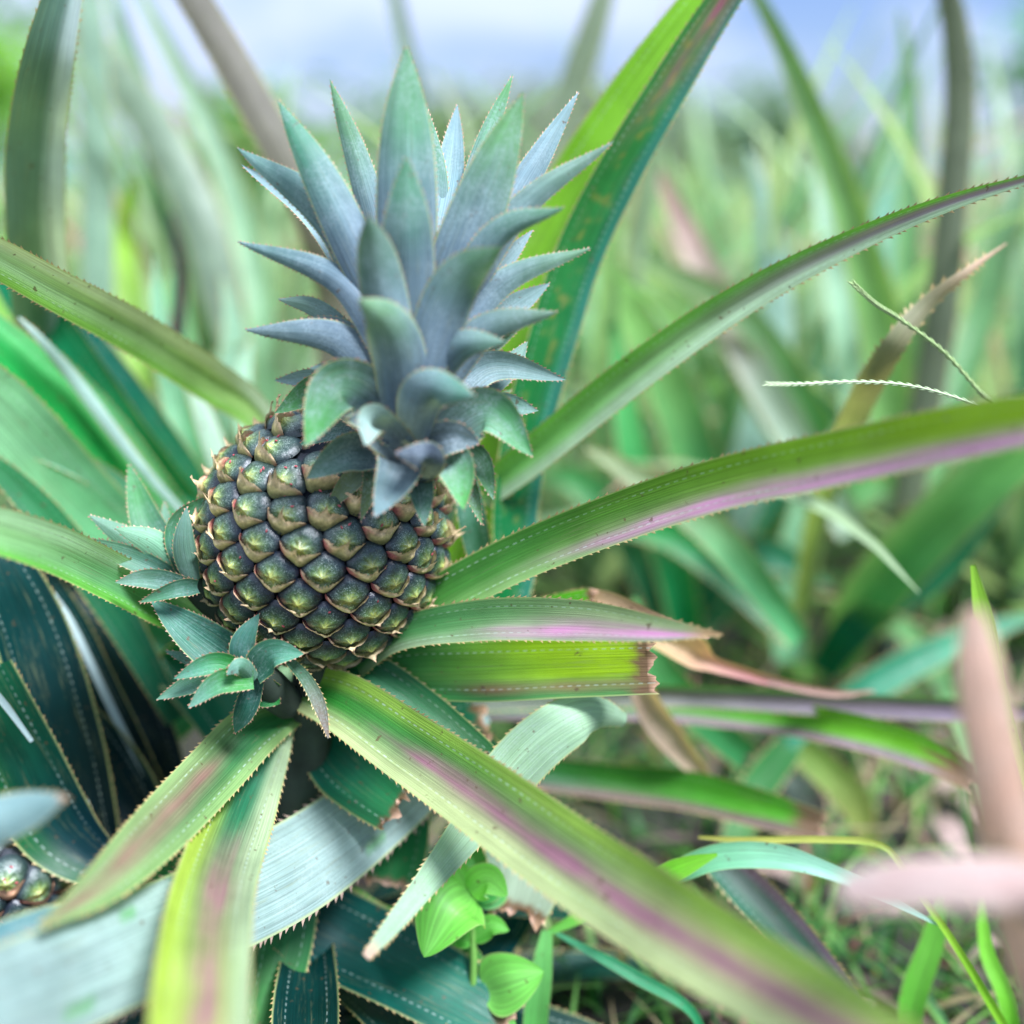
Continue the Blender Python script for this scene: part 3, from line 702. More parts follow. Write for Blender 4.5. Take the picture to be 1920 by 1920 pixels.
# ------------------------------------------------------------------ slips (side shoots)
def slip(core, leaves, name='slip'):
    o = tube(name, core, [.008, .009, .006], M_STEM, plant, ORG, 10)
    for pts, wd, kw in leaves:
        kw.setdefault('base', (.07, .17, .13)); kw.setdefault('tip', (.12, .30, .16)); kw.setdefault('under', (.12, .24, .16)); kw.setdefault('face', 'top')
        crown_leaf(pts, wd, o, ORG, name='slip_leaf', mat=M_SLIP, **kw)
slip([P(480, 1180, 0.490), P(400, 1120, 0.490), P(345, 1075, 0.485)], [
    ([(345, 1080, 0.490), (280, 990, 0.500), (240, 868, 0.505)], 66, dict(tip=(.12, .36, .12))),
    ([(350, 1090, 0.485), (270, 1030, 0.485), (165, 965, 0.480)], 62, dict(tip=(.20, .34, .24), face='under')),
    ([(350, 1095, 0.480), (230, 1040, 0.475), (112, 1008, 0.470)], 44, dict(tip=(.22, .38, .26))),
    ([(350, 1085, 0.480), (290, 1020, 0.475), (215, 990, 0.470)], 58, dict(tip=(.26, .44, .30), face='under', under=(.16, .30, .20))),
    ([(350, 1080, 0.480), (335, 990, 0.480), (385, 930, 0.475)], 50, dict(tip=(.10, .28, .12))),
    ([(345, 1080, 0.495), (315, 1010, 0.505), (308, 940, 0.510)], 36, dict(tip=(.24, .40, .30))),
    ([(360, 1090, 0.470), (345, 1020, 0.465), (350, 950, 0.465)], 44, dict(face='under', tip=(.14, .24, .20), under=(.12, .20, .16))),
    ([(360, 1100, 0.470), (280, 1085, 0.465), (215, 1092, 0.460)], 40, dict(tip=(.22, .36, .28))),
    ([(370, 1100, 0.470), (330, 1105, 0.460), (260, 1130, 0.460)], 34, dict()),
    ([(345, 1100, 0.500), (260, 1065, 0.510), (180, 1040, 0.510)], 40, dict(tip=(.20, .26, .26))),
    ])
slip([P(540, 1320, .50), P(500, 1285, .48), P(470, 1250, .465)], [
    ([(475, 1265, .475), (380, 1200, .47), (280, 1122, .465)], 86, dict(base=(.03, .13, .09), tip=(.10, .26, .20))),
    ([(480, 1260, .475), (440, 1190, .49), (480, 1145, .50)], 50, dict(base=(.02, .08, .06), tip=(.04, .14, .09))),
    ([(475, 1265, .46), (455, 1210, .455), (486, 1150, .455)], 52, dict(base=(.04, .14, .12), tip=(.10, .26, .20), face='under', under=(.06, .17, .14))),
    ([(475, 1262, .455), (510, 1225, .45), (570, 1226, .448)], 62, dict(base=(.03, .14, .09), tip=(.12, .32, .22))),
    ([(465, 1265, .455), (400, 1245, .45), (325, 1273, .447)], 46, dict(base=(.05, .26, .05), tip=(.12, .30, .22))),
    ([(465, 1270, .46), (380, 1275, .457), (292, 1312, .455)], 48, dict(base=(.04, .18, .07), tip=(.18, .34, .26))),
    ([(475, 1275, .45), (410, 1280, .445), (352, 1328, .443)], 46, dict(base=(.06, .28, .04), tip=(.18, .36, .28))),
    ([(470, 1270, .47), (385, 1245, .475), (308, 1220, .475)], 36, dict(base=(.02, .1, .07), tip=(.14, .26, .22))),
    ([(485, 1275, .47), (500, 1300, .475), (525, 1320, .478)], 60, dict(base=(.02, .14, .06), tip=(.04, .28, .05))),
    ([(478, 1275, .452), (450, 1250, .442), (425, 1265, .44)], 36, dict(base=(.10, .22, .18), tip=(.2, .36, .30), face='under')),
    ([(480, 1275, .46), (460, 1330, .46), (440, 1375, .465)], 44, dict(base=(.015, .09, .07), tip=(.03, .12, .09))),
    ])

# ================================================================== NEIGHBOUR ON THE LEFT
b0 = P(150, 1760, .60); O2 = Vector((b0.x, b0.y, 0))
nb = empty('pineapple_plant', O2); tag(nb, 'pineapple plant with shade painted leaves and a small young fruit at the lower left edge', 'pineapple plant')
tube('stem', [O2, O2+Vector((0, 0, .08)), P(60, 1700, .56)], [.02, .016, .010], M_STEM, nb, O2, 12)
fruit(nb, O2, P(22, 1638, .53), (cx*.25+cy*.75+cz*.6), .031, .031, 44, .93, warm=1, limit=28, seed=9)
G = lambda pts, **k: vleaf(pts, nb, O2, **k)
SHADED = dict(base=(.003, .016, .024), tip=(.008, .055, .05), under=(.02, .06, .06))  # deep shade over this leaf group is painted into its colours
G([(215, 1640, .56, 40), (165, 1560, .55, 110), (120, 1400, .54, 140), (60, 1200, .53, 140), (0, 1060, .52, 110), (-60, 930, .52, 40)], roll=12, **SHADED)
G([(330, 1540, .58, 30), (280, 1480, .58, 70), (200, 1340, .575, 100), (120, 1180, .57, 100), (60, 1060, .57, 60)], roll=-20, **SHADED)
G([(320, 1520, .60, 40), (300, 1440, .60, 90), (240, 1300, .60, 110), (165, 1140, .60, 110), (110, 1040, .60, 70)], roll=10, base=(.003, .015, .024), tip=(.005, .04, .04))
G([(280, 1590, .57, 60), (230, 1500, .57, 150), (160, 1380, .565, 120), (120, 1290, .56, 20)], roll=-10, **SHADED)
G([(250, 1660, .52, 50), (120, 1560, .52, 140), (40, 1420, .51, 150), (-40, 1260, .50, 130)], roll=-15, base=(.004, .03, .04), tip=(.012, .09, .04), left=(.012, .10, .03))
G([(300, 1500, .572, 8), (225, 1360, .567, 16), (140, 1180, .562, 14), (100, 1110, .56, 4)], base=WAX, under=WAX, mat=M_PALE, teeth=0, nu=4)
G([(205, 1600, .55, 30), (175, 1560, .545, 26), (160, 1500, .54, 10)], base=WAX, under=WAX, mat=M_PALE, teeth=0, nu=4)
G([(-60, 1250, .48, 12), (0, 1310, .49, 14), (60, 1390, .50, 8)], base=WAX, under=WAX, mat=M_PALE, teeth=0, nu=4)
G([(-180, 1620, .36, 100), (-60, 1560, .355, 104), (50, 1520, .35, 76), (126, 1494, .345, 8)], face='under', mat=M_PALE, under=(.20, .32, .31), tipdry=.08)
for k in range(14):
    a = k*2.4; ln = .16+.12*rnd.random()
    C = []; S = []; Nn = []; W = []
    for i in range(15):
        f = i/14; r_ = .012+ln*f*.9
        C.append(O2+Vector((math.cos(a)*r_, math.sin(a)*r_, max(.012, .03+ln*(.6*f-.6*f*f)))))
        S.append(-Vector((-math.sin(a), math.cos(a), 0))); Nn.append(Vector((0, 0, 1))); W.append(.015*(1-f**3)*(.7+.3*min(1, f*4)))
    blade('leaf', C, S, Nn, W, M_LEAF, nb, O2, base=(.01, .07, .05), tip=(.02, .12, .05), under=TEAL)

# ================================================================== FOREGROUND LEAF TIPS, lower right
b0 = P(2150, 2250, .34); O3 = Vector((b0.x, b0.y, 0))
fg = empty('pineapple_plant', O3); tag(fg, 'pineapple plant at the lower right edge, only two blurred pinkish leaf tips in view', 'pineapple plant')
tube('stem', [O3, O3+Vector((0, 0, .05)), O3+Vector((0, 0, .09))], [.02, .018, .01], M_STEM, fg, O3, 10)
vleaf([(2200, 2300, .34, 150), (2030, 1980, .31, 150), (1930, 1730, .295, 124), (1878, 1500, .285, 112), (1846, 1300, .28, 98), (1828, 1170, .28, 56), (1824, 1140, .28, 22)], fg, O3, face='under', mat=M_PALE, under=(.54, .33, .24), base=(.4, .3, .2), roll=5, teeth=0)
vleaf([(2250, 2300, .34, 130), (2080, 1900, .30, 130), (1960, 1690, .27, 116), (1800, 1655, .262, 104), (1660, 1662, .26, 96), (1590, 1670, .26, 60), (1572, 1672, .26, 26)], fg, O3, face='under', mat=M_PALE, under=(.38, .26, .23), base=(.4, .3, .3), roll=-5, teeth=0)

# ================================================================== BACKGROUND PLANTS
def rosette_leaves(seed, nl=26, hmax=.72, thin=1.0):
    """list of leaf curves (C,S,N,W,colours) about the origin"""
    q = random.Random(seed); out = []
    for k in range(nl):
        az = k*2.39996+q.uniform(-.25, .25); f0 = k/(nl-1)
        el = R(20+62*f0+q.uniform(-8, 8)); ln = hmax*(.62+.55*(1-abs(f0-.6)))*q.uniform(.8, 1.12)
        droop = q.uniform(.5, 1.5)*(1.15-f0*.6); ax = .0; w = .0185*q.uniform(.7, 1.25)*thin
        C = []; S = []; Nn = []; W = []; p = Vector((math.cos(az)*.02, math.sin(az)*.02, .03+.10*f0)); e = el
        n = 14; yaw = az; tw = q.uniform(-.5, .5)
        for i in range(n+1):
            f = i/n; tg = Vector((math.cos(yaw)*math.cos(e), math.sin(yaw)*math.cos(e), math.sin(e)))
            C.append(p.copy()); s = Vector((math.sin(yaw), -math.cos(yaw), 0)); nn = s.cross(tg)
            s = Quaternion(tg, tw*f) @ s; nn = s.cross(tg).normalized()
            S.append(s); Nn.append(nn); W.append(w*(.8+.2*min(1, f*5))*(1-f**2.2)+.0004)
            p = p+tg*(ln/n); e -= droop/n*(.4+1.2*f); yaw += q.uniform(-.03, .03)
            if p.z < .02: p.z = .02
        g = q.random()
        base = lerp((.02, .12, .05), (.20, .36, .14), g**1.3); tip = lerp((.14, .36, .12), (.42, .50, .32), q.random())  # colour stands in for haze (pale tips) and shaded gaps (dark bases)
        if q.random() < .15: tip = (.34, .20, .16)
        if q.random() < .10: base = (.30, .22, .12); tip = (.38, .26, .18)
        out.append((C, S, Nn, W, base, tip, lerp((.14, .30, .17), (.38, .50, .40), q.random())))
    return out
def rosette(seed, name='pineapple_plant', merged=False, **k):
    ls = rosette_leaves(seed, **k)
    if not merged:
        root = empty(name, (0, 0, 0))
        tube('stem', [Vector((0, 0, -.02)), Vector((0, 0, .06)), Vector((0, 0, .16))], [.022, .024, .012], M_STEM, root, None, 8)
        for C, S, Nn, W, b, tp_, un in ls:
            blade('leaf', C, S, Nn, W, M_BACK, root, None, base=b, tip=tp_, under=un, teeth=0, nu=4, fold=.5, wave=0, red=(.5, .5, .9, 0, .6) if rnd.random() < .4 else None)
        return root
    V = []; F = []; c = []; u_ = []; uv = []
    for C, S, Nn, W, b, tp_, un in ls:
        for i in range(0, len(C), 2):
            o = len(V)
            for u in (-1, 0, 1):
                V.append(C[i]+S[i]*W[i]*u+Nn[i]*W[i]*.5*abs(u)); f = i/(len(C)-1)
                c.append((*lerp(b, tp_, f), 0)); u_.append((*un, 0)); uv.append((u, f*.5))
            if i: F += [(o-3, o-2, o+1, o), (o-2, o-1, o+2, o+1)]
    # stem
    for j in range(6): V.append(Vector((.02*math.cos(j*1.047), .02*math.sin(j*1.047), -.02))); c.append((.06, .1, .05, 0)); u_.append((.06, .1, .05, 0)); uv.append((0, 0))
    for j in range(6): V.append(Vector((.015*math.cos(j*1.047), .015*math.sin(j*1.047), .15))); c.append((.06, .1, .05, 0)); u_.append((.06, .1, .05, 0)); uv.append((0, 0))
    o = len(V)-12
    for j in range(6): F.append((o+j, o+(j+1) % 6, o+6+(j+1) % 6, o+6+j))
    return meshobj(name, V, F, [M_BACK], None, None, None, c, u_, uv)
def kids(o): return [x for x in COL.objects if x.parent == o]
near = [rosette(100+i, nl=24) for i in range(4)]
nkids = [kids(r_) for r_ in near]
far = [rosette(200+i, nl=24, merged=True, thin=1.25) for i in range(3)]
used = set(); fused = set()
def put(kind, i, loc, rz, s, label, group):
    src = (near if kind == 'n' else far)[i]; us = used if kind == 'n' else fused
    if i not in us: r_ = src; us.add(i)
    else:
        r_ = src.copy(); COL.objects.link(r_)
        if kind == 'n':
            for c in nkids[i]:
                d = c.copy(); COL.objects.link(d); d.parent = r_
    r_.location = loc; r_.rotation_euler = (0, 0, rz); r_.scale = (s, s, s)
    tag(r_, label, 'pineapple plant', group)
    return r_
q = random.Random(5)
GR_N = 'pineapple plants in the field behind the fruit'; GR_F = 'far pineapple plants near the horizon'
# (x, y) on the ground in metres, from left to right, near rows first
row1 = [(-.62, 1.05), (-.26, 1.02), (.10, 1.12), (.34, 1.22), (.58, 1.10), (.86, 1.20)]
row2 = [(-.85, 1.55), (-.42, 1.50), (.02, 1.55), (.36, 1.62), (.72, 1.58), (1.08, 1.66)]
row3 = [(-1.0, 2.1), (-.55, 2.05), (-.1, 2.15), (.3, 2.1), (.72, 2.15), (1.15, 2.1)]
side = ['leftmost', 'second from the left', 'third from the left', 'fourth from the left', 'fifth from the left', 'rightmost']
for r_, (rw, nm) in enumerate(((row1, 'nearest row behind the fruit'), (row2, 'second row behind it'), (row3, 'third row behind it'))):
    for i, (x, y) in enumerate(rw):
        sd_ = 'rightmost' if i == len(rw)-1 else side[i]
        put('n', (i+r_) % 4, (x, y, ground_z(x, y)-.01), q.uniform(0, 6.28), q.uniform(.68, .86)*(1.17 if x > .2 and r_ < 2 else 1), 'out of focus pineapple plant, %s in the %s' % (sd_, nm), GR_N)
y = 2.7; n_ = 0
while y < 11:
    x = -y*.56+q.uniform(0, .3)
    while x < y*.56:
        xx, yy = x+q.uniform(-.1, .1), y+q.uniform(-.12, .12)
        put('f', n_ % 3, (xx, yy, ground_z(xx, yy)-.01), q.uniform(0, 6.28), q.uniform(.66, .84), 'blurred pineapple plant far out in the field rows', GR_F); n_ += 1
        x += .50+y*.03
    y *= 1.14
# the rest of the field reads as one mass
def field():
    V = []; F = []; c = []; u_ = []; uv = []; qq = random.Random(3)
    for _ in range(5200):
        d = 11.5+60*qq.random()**1.6; a = R(qq.uniform(-34, 34)); x, y = d*math.sin(a), d*math.cos(a); g = ground_z(x, y)
        cc = lerp((.06, .17, .06), (.20, .32, .12), qq.random())
        for k in range(5):
            an = qq.uniform(0, 6.28); l = qq.uniform(.3, .8); h = qq.uniform(.25, .5); wd = .03+.0012*d; o = len(V)
            sx, sy = -math.sin(an)*wd, math.cos(an)*wd
            V += [Vector((x-sx, y-sy, g)), Vector((x+sx, y+sy, g)), Vector((x+math.cos(an)*l*.4-sx*.8, y+math.sin(an)*l*.4-sy*.8, g+h*.7)), Vector((x+math.cos(an)*l*.4+sx*.8, y+math.sin(an)*l*.4+sy*.8, g+h*.7)), Vector((x+math.cos(an)*l, y+math.sin(an)*l, g+h))]
            F += [(o, o+1, o+3, o+2), (o+2, o+3, o+4)]; c += [(*cc, 0)]*5; u_ += [(*cc, 0)]*5; uv += [(0, 0)]*5
    o = meshobj('field_plants', V, F, [M_BACK], None, None, None, c, u_, uv)
    tag(o, 'far mass of pineapple plants running to the horizon', 'field plants', kind='stuff')
field()

# three background plants whose single leaves are read in the photo
def placed(base, label, leaves, name='pineapple_plant'):
    b = P(*base); O = Vector((b.x, b.y, 0)); r_ = empty(name, O); tag(r_, label, 'pineapple plant')
    tube('stem', [O+Vector((0, 0, -.02)), O+Vector((0, 0, .05)), O+Vector((0, 0, .09))], [.014, .014, .008], M_STEM, r_, O, 10)
    tp_ = O+Vector((0, 0, .12))
    for pts, kw in leaves:
        kw.setdefault('teeth', .0055); kw.setdefault('tlen', .0022); kw.setdefault('nu', 6)
        vleaf(pts, r_, O, mat=kw.pop('mat', M_BACK), n=40, **kw)
    return r_
placed((560, 1250, .95), 'blurred pineapple plant right behind the fruit with a brown grey leaf crossing the sky', [
    ([(600, 900, .80, 60), (640, 600, .76, 80), (600, 430, .72, 80), (545, 310, .70, 78), (480, 190, .69, 76), (405, 60, .68, 72), (330, -60, .67, 60), (250, -180, .67, 20)], dict(base=(.20, .17, .10), tip=(.22, .20, .17), face='under', under=(.17, .155, .125), fold=.4, roll=15)),
    ([(560, 950, .95, 70), (430, 600, .95, 80), (380, 420, .95, 84), (290, 240, .96, 80), (180, 90, .98, 66), (60, -60, 1.0, 30)], dict(base=(.10, .22, .08), tip=(.16, .22, .14), face='under', under=(.18, .24, .17))),
    ([(520, 950, 1.0, 70), (360, 560, 1.0, 76), (300, 300, 1.0, 60), (240, 100, 1.02, 40), (200, -40, 1.02, 12)], dict(base=(.12, .26, .12), tip=(.16, .28, .18), under=(.2, .3, .22))),
    ([(500, 950, .95, 70), (500, 700, .95, 60), (470, 480, .97, 55), (400, 260, 1.0, 46), (300, 60, 1.0, 30), (240, -60, 1.0, 10)], dict(base=(.16, .30, .14), tip=(.22, .32, .22), under=(.22, .32, .24))),
    ([(700, 950, 1.1, 60), (820, 500, 1.1, 50), (780, 200, 1.1, 42), (735, -30, 1.1, 30)], dict(base=(.10, .18, .10), tip=(.14, .20, .16))),
    ([(640, 950, 1.0, 70), (900, 560, 1.0, 70), (1040, 250, .98, 64), (1110, 60, .96, 56), (1150, -80, .95, 30)], dict(base=(.12, .20, .10), tip=(.17, .22, .14), face='under', under=(.19, .24, .16))),
    ([(640, 950, .95, 60), (860, 600, .95, 60), (940, 380, 1.0, 50), (1010, 260, 1.05, 8)], dict(base=(.14, .30, .10), tip=(.16, .28, .14))),
    ([(420, 980, .85, 60), (360, 780, .9, 70), (330, 560, .95, 50), (345, 420, 1., 10)], dict(base=(.12, .26, .10), tip=(.12, .3, .12))),
    ])
placed((200, 1250, .95), 'out of focus pineapple plant at the far left with one upright leaf', [
    ([(200, 950, .95, 60), (185, 600, .94, 64), (182, 300, .93, 60), (172, 60, .92, 54), (160, -120, .92, 20)], dict(base=(.12, .24, .10), tip=(.14, .24, .16), under=(.2, .3, .22), face='under')),
    ([(300, 980, .85, 30), (325, 700, .85, 30), (338, 520, .85, 24), (322, 400, .85, 10)], dict(base=(.10, .04, .05), tip=(.03, .015, .03), under=(.04, .02, .04), teeth=0)),
    ([(180, 950, .95, 60), (60, 700, 1.0, 80), (-20, 450, 1.0, 70), (-60, 250, 1.05, 20)], dict(base=(.14, .34, .06), tip=(.2, .4, .08))),
    ([(230, 950, .95, 60), (260, 700, .98, 60), (230, 480, 1.0, 56), (250, 320, 1.0, 10)], dict(base=(.22, .38, .06), tip=(.26, .44, .06))),
    ([(160, 1000, .85, 60), (240, 830, .85, 66), (380, 700, .85, 50), (480, 640, .85, 8)], dict(base=(.22, .36, .20), tip=(.28, .42, .30))),
    ([(220, 980, .9, 60), (400, 820, .85, 60), (440, 640, .85, 50), (420, 520, .85, 8)], dict(base=(.20, .36, .20), tip=(.26, .40, .28))),
    ])
placed((1650, 1300, 1.0), 'out of focus pineapple plant at the upper right with tall arching leaves', [
    ([(1680, 900, .90, 80), (1655, 640, .88, 84), (1600, 420, .86, 66), (1530, 230, .85, 52), (1470, 90, .84, 36), (1400, -40, .83, 20), (1350, -120, .83, 8)], dict(base=(.20, .36, .12), tip=(.12, .22, .09), under=(.2, .34, .14), right=(.22, .38, .12))),
    ([(1700, 950, .88, 60), (1760, 620, .86, 64), (1786, 380, .85, 62), (1800, 180, .84, 58), (1785, 20, .83, 46), (1740, -120, .82, 20)], dict(base=(.14, .16, .09), tip=(.10, .12, .08), face='under', under=(.12, .14, .09), left=(.3, .4, .36))),
    ([(1650, 950, 1.0, 90), (1600, 620, 1.0, 90), (1560, 420, 1.02, 60), (1530, 300, 1.05, 10)], dict(base=(.26, .42, .26), tip=(.30, .44, .32))),
    ([(1690, 950, 1.05, 60), (1700, 500, 1.05, 50), (1705, 200, 1.05, 34), (1690, 20, 1.05, 8)], dict(base=(.16, .32, .12), tip=(.18, .32, .16))),
    ([(1600, 1000, .95, 60), (1450, 780, .95, 60), (1330, 560, 1.0, 50), (1230, 420, 1.05, 8)], dict(base=(.24, .30, .12), tip=(.30, .26, .18))),
    ([(1600, 1000, .9, 60), (1420, 700, .95, 70), (1290, 440, 1.0, 50), (1225, 300, 1.0, 8)], dict(base=(.26, .36, .24), tip=(.42, .28, .26))),
    ([(1720, 950, .9, 60), (1830, 620, .95, 60), (1900, 380, .95, 50), (1950, 200, 1.0, 10)], dict(base=(.14, .3, .12), tip=(.12, .2, .1))),
    ([(1560, 1250, .95, 70), (1640, 1110, .88, 110), (1780, 960, .82, 116), (1930, 830, .78, 100), (2100, 720, .75, 30)], dict(base=(.06, .24, .08), tip=(.18, .40, .10), left=(.24, .44, .16))),
    ([(1540, 1260, .95, 60), (1620, 1160, .90, 80), (1760, 1060, .86, 80), (1900, 900, .82, 30)], dict(base=(.02, .16, .08), tip=(.06, .24, .12))),
    ([(1480, 1240, .92, 60), (1480, 1080, .92, 70), (1540, 900, .92, 66), (1600, 760, .92, 10)], dict(base=(.16, .34, .18), tip=(.26, .44, .26))),
    ([(1620, 960, 1.0, 60), (1420, 620, .95, 60), (1440, 800, .95, 70)][:2]+[(1200, 480, 1.0, 30)], dict(base=(.10, .26, .10), tip=(.22, .34, .16))),
    ([(1300, 1250, .95, 60), (1260, 1050, .9, 74), (1190, 850, .88, 66), (1150, 600, .88, 20)], dict(base=(.02, .18, .06), tip=(.10, .34, .10))),
    ])
placed((1480, 1420, .74), 'low pineapple plant right of the fruit with purple streaked leaves cut short', [
    ([(1330, 1600, .56, 60), (1400, 1665, .55, 84), (1490, 1765, .54, 88), (1580, 1870, .53, 60), (1640, 1960, .53, 10)], dict(base=(.02, .12, .06), tip=(.03, .17, .06), left=(.22, .14, .20), mid=(.10, .10, .10), fold=.5, mat=M_LEAF, teeth=.0045)),
    ([(1400, 1420, .72, 60), (1300, 1330, .68, 70), (1230, 1240, .66, 60), (1190, 1120, .66, 10)], dict(base=(.05, .2, .07), tip=(.10, .3, .1))),
    ([(1480, 1400, .75, 60), (1420, 1480, .74, 70), (1370, 1600, .72, 50), (1350, 1700, .72, 8)], dict(base=(.05, .18, .05), tip=(.14, .28, .10))),
    ([(1500, 1400, .75, 60), (1600, 1500, .75, 64), (1640, 1620, .75, 10)], dict(base=(.16, .24, .06), tip=(.24, .26, .08))),
    ([(1480, 1400, .78, 60), (1680, 1260, .80, 66), (1860, 1180, .82, 40), (1960, 1150, .84, 8)], dict(base=(.03, .2, .10), tip=(.10, .28, .16))),
    ])
placed((1260, 1300, 1.02), 'blurred pineapple plant with broad green leaves between the tall leaf and the seed heads', [
    ([(1270, 1200, 1.0, 60), (1320, 980, .98, 96), (1270, 760, .96, 96), (1170, 560, .95, 66), (1120, 440, .95, 10)], dict(base=(.03, .17, .06), tip=(.22, .40, .12))),
    ([(1270, 1200, 1.0, 60), (1400, 900, 1.0, 90), (1450, 640, 1.0, 80), (1440, 420, 1.0, 50), (1400, 280, 1.0, 8)], dict(base=(.04, .2, .08), tip=(.3, .44, .36), face='under', under=(.28, .42, .36))),
    ([(1280, 1200, .98, 60), (1480, 1000, .96, 90), (1640, 900, .95, 80), (1760, 900, .95, 10)], dict(base=(.02, .14, .06), tip=(.16, .36, .12))),
    ([(1260, 1200, 1.02, 60), (1180, 1000, 1.02, 80), (1080, 900, 1.02, 60), (1010, 900, 1.02, 8)], dict(base=(.02, .12, .05), tip=(.1, .3, .1))),
    ([(1280, 1200, 1.05, 60), (1380, 800, 1.05, 80), (1560, 520, 1.05, 60), (1660, 440, 1.05, 8)], dict(base=(.06, .24, .08), tip=(.34, .46, .30))),
    ([(1270, 1200, 1.0, 50), (1350, 1080, .95, 76), (1440, 1040, .92, 70), (1560, 1100, .92, 8)], dict(base=(.02, .12, .06), tip=(.05, .2, .10))),
    ([(1290, 1220, 1.05, 60), (1560, 760, 1.08, 76), (1660, 420, 1.1, 60), (1690, 250, 1.1, 8)], dict(base=(.04, .2, .1), tip=(.2, .38, .3))),
    ])
# leaf with a drying tip right of the lens centre, from its own plant
placed((1500, 1350, .78), 'pineapple plant with one pointed purple tipped leaf in focus above the long leaf', [
    ([(1500, 1200, .95, 40), (1540, 960, .78, 50), (1602, 790, .60, 54), (1665, 668, .53, 50), (1740, 570, .525, 34), (1820, 505, .52, 16), (1888, 456, .54, 3)], dict(base=(.08, .16, .05), tip=(.2, .2, .11), face='under', under=(.17, .25, .09), under_tip=(.22, .20, .12), teeth=.006, tipdry=.12, mat=M_LEAF, fold=.5, roll=20)),
    ([(1500, 1200, .72, 50), (1340, 1000, .72, 70), (1170, 880, .72, 40), (1100, 840, .72, 8)], dict(base=(.10, .3, .12), tip=(.3, .36, .2))),
    ([(1500, 1200, .78, 50), (1290, 1020, .80, 64), (1150, 980, .80, 40)], dict(base=(.02, .16, .06), tip=(.04, .24, .06))),
    ])

# ================================================================== DRY CURLED LEAVES
def dryleaf(pts, label, c1, c2):
    o = vleaf(pts, None, None, name='dry_leaf', mat=M_BACK, base=c1, tip=c2, under=c2, teeth=0, nu=8, fold=.8, dash=0, wave=.1)
    tag(o, label, 'dry leaf', 'dry leaves among the pineapple leaves')
dryleaf([(1190, 1180, .57, 40), (1235, 1192, .57, 60), (1290, 1215, .57, 74), (1335, 1245, .575, 34), (1440, 1280, .58, 10)], 'dry yellow and pink curled leaf beside the cut end of the green leaf', (.50, .36, .20), (.50, .24, .24))
dryleaf([(1190, 1270, .60, 50), (1225, 1340, .61, 66), (1270, 1400, .62, 56), (1350, 1490, .64, 12)], 'cream and pink dead leaf hanging below the cut leaf end', (.45, .34, .26), (.36, .28, .20))
dryleaf([(1340, 1240, .60, 16), (1440, 1275, .60, 22), (1560, 1300, .60, 16), (1640, 1296, .60, 5)], 'thin twisted brown leaf scrap crossing behind the purple leaf', (.34, .20, .18), (.40, .26, .22))

# ================================================================== WEEDS AND GRASS
def heart(t): return max(0, math.sin(math.pi*min(1, t**.62)))**.75
b0 = P(885, 1990, .53); O4 = Vector((b0.x, b0.y, 0))
wd = empty('weed', O4); tag(wd, 'bright green broad leaved weed growing below the big diagonal leaf', 'weed')
st = tube('stem', [O4, P(886, 1900, .525), P(888, 1800, .52), P(884, 1700, .52), P(876, 1650, .52)], [.0022, .0020, .0019, .0016, .001], plain('weed_stem', (.14, .30, .05), .5, 60, .2, .2), wd, O4, 8)
def hl(pts, wpx, b=(.10, .40, .03), tip=None, face='top', rl=0):
    pp = [(p[0], p[1], p[2], wpx) for p in pts]
    vleaf(pp, wd, O4, name='leaf', mat=M_GRASS, face=face, taper=heart, n=26, nu=10, base=b, tip=tip or lerp(b, (.14, .44, .05), .6), mid=lerp(b, (.22, .5, .12), .5), under=(.16, .38, .12), teeth=0, fold=.18, dash=0, roll=rl, wave=.06)
hl([(880, 1672, .515), (840, 1700, .50), (795, 1795, .49)], 156, (.16, .46, .05), rl=8)
hl([(882, 1690, .52), (900, 1640, .53), (880, 1570, .54)], 96, (.06, .30, .05))
hl([(884, 1690, .52), (930, 1650, .53), (985, 1630, .535)], 90, (.05, .27, .04))
hl([(878, 1668, .515), (862, 1640, .51), (845, 1608, .508)], 52, (.18, .5, .05))
hl([(880, 1672, .513), (915, 1650, .508), (952, 1680, .505)], 70, (.18, .5, .05))
hl([(906, 1856, .52), (962, 1838, .512), (1020, 1822, .51)], 116, (.16, .44, .07))
hl([(886, 1850, .525), (850, 1800, .53), (810, 1790, .535)], 96, (.09, .32, .06))
hl([(880, 1780, .53), (720, 1740, .535), (655, 1660, .54)], 92, (.02, .15, .03))
hl([(884, 1760, .52), (920, 1735, .515), (955, 1745, .512)], 46, (.12, .42, .05))
hl([(884, 1765, .52), (850, 1755, .512), (822, 1775, .508)], 40, (.10, .38, .04))
hl([(888, 1930, .52), (930, 1905, .515), (968, 1925, .512)], 60, (.08, .32, .05))
hl([(886, 1930, .52), (840, 1900, .518), (800, 1920, .515)], 66, (.06, .27, .04))
hl([(886, 1870, .53), (800, 1790, .55), (745, 1740, .555)], 80, (.02, .13, .03))
def gplant(label, blades):
    b = P(*blades[0][0][0][:3]); O = Vector((b.x, b.y, 0)); r_ = empty('grass_plant', O); tag(r_, label, 'grass plant')
    for pts, base, tip, kw in blades:
        vleaf(pts, r_, O, name='blade', mat=M_GRASS, n=30, base=base, tip=tip, under=base, teeth=0, nu=6, dash=0, wave=0, **kw)
gplant('thin dark green grass running diagonally along the bottom edge', [
  ([(1330, 2010, .52, 10), (1300, 1900, .52, 20), (1190, 1830, .525, 26), (1100, 1780, .53, 16), (1035, 1745, .535, 6)], (.03, .22, .08), (.04, .24, .10), {})])
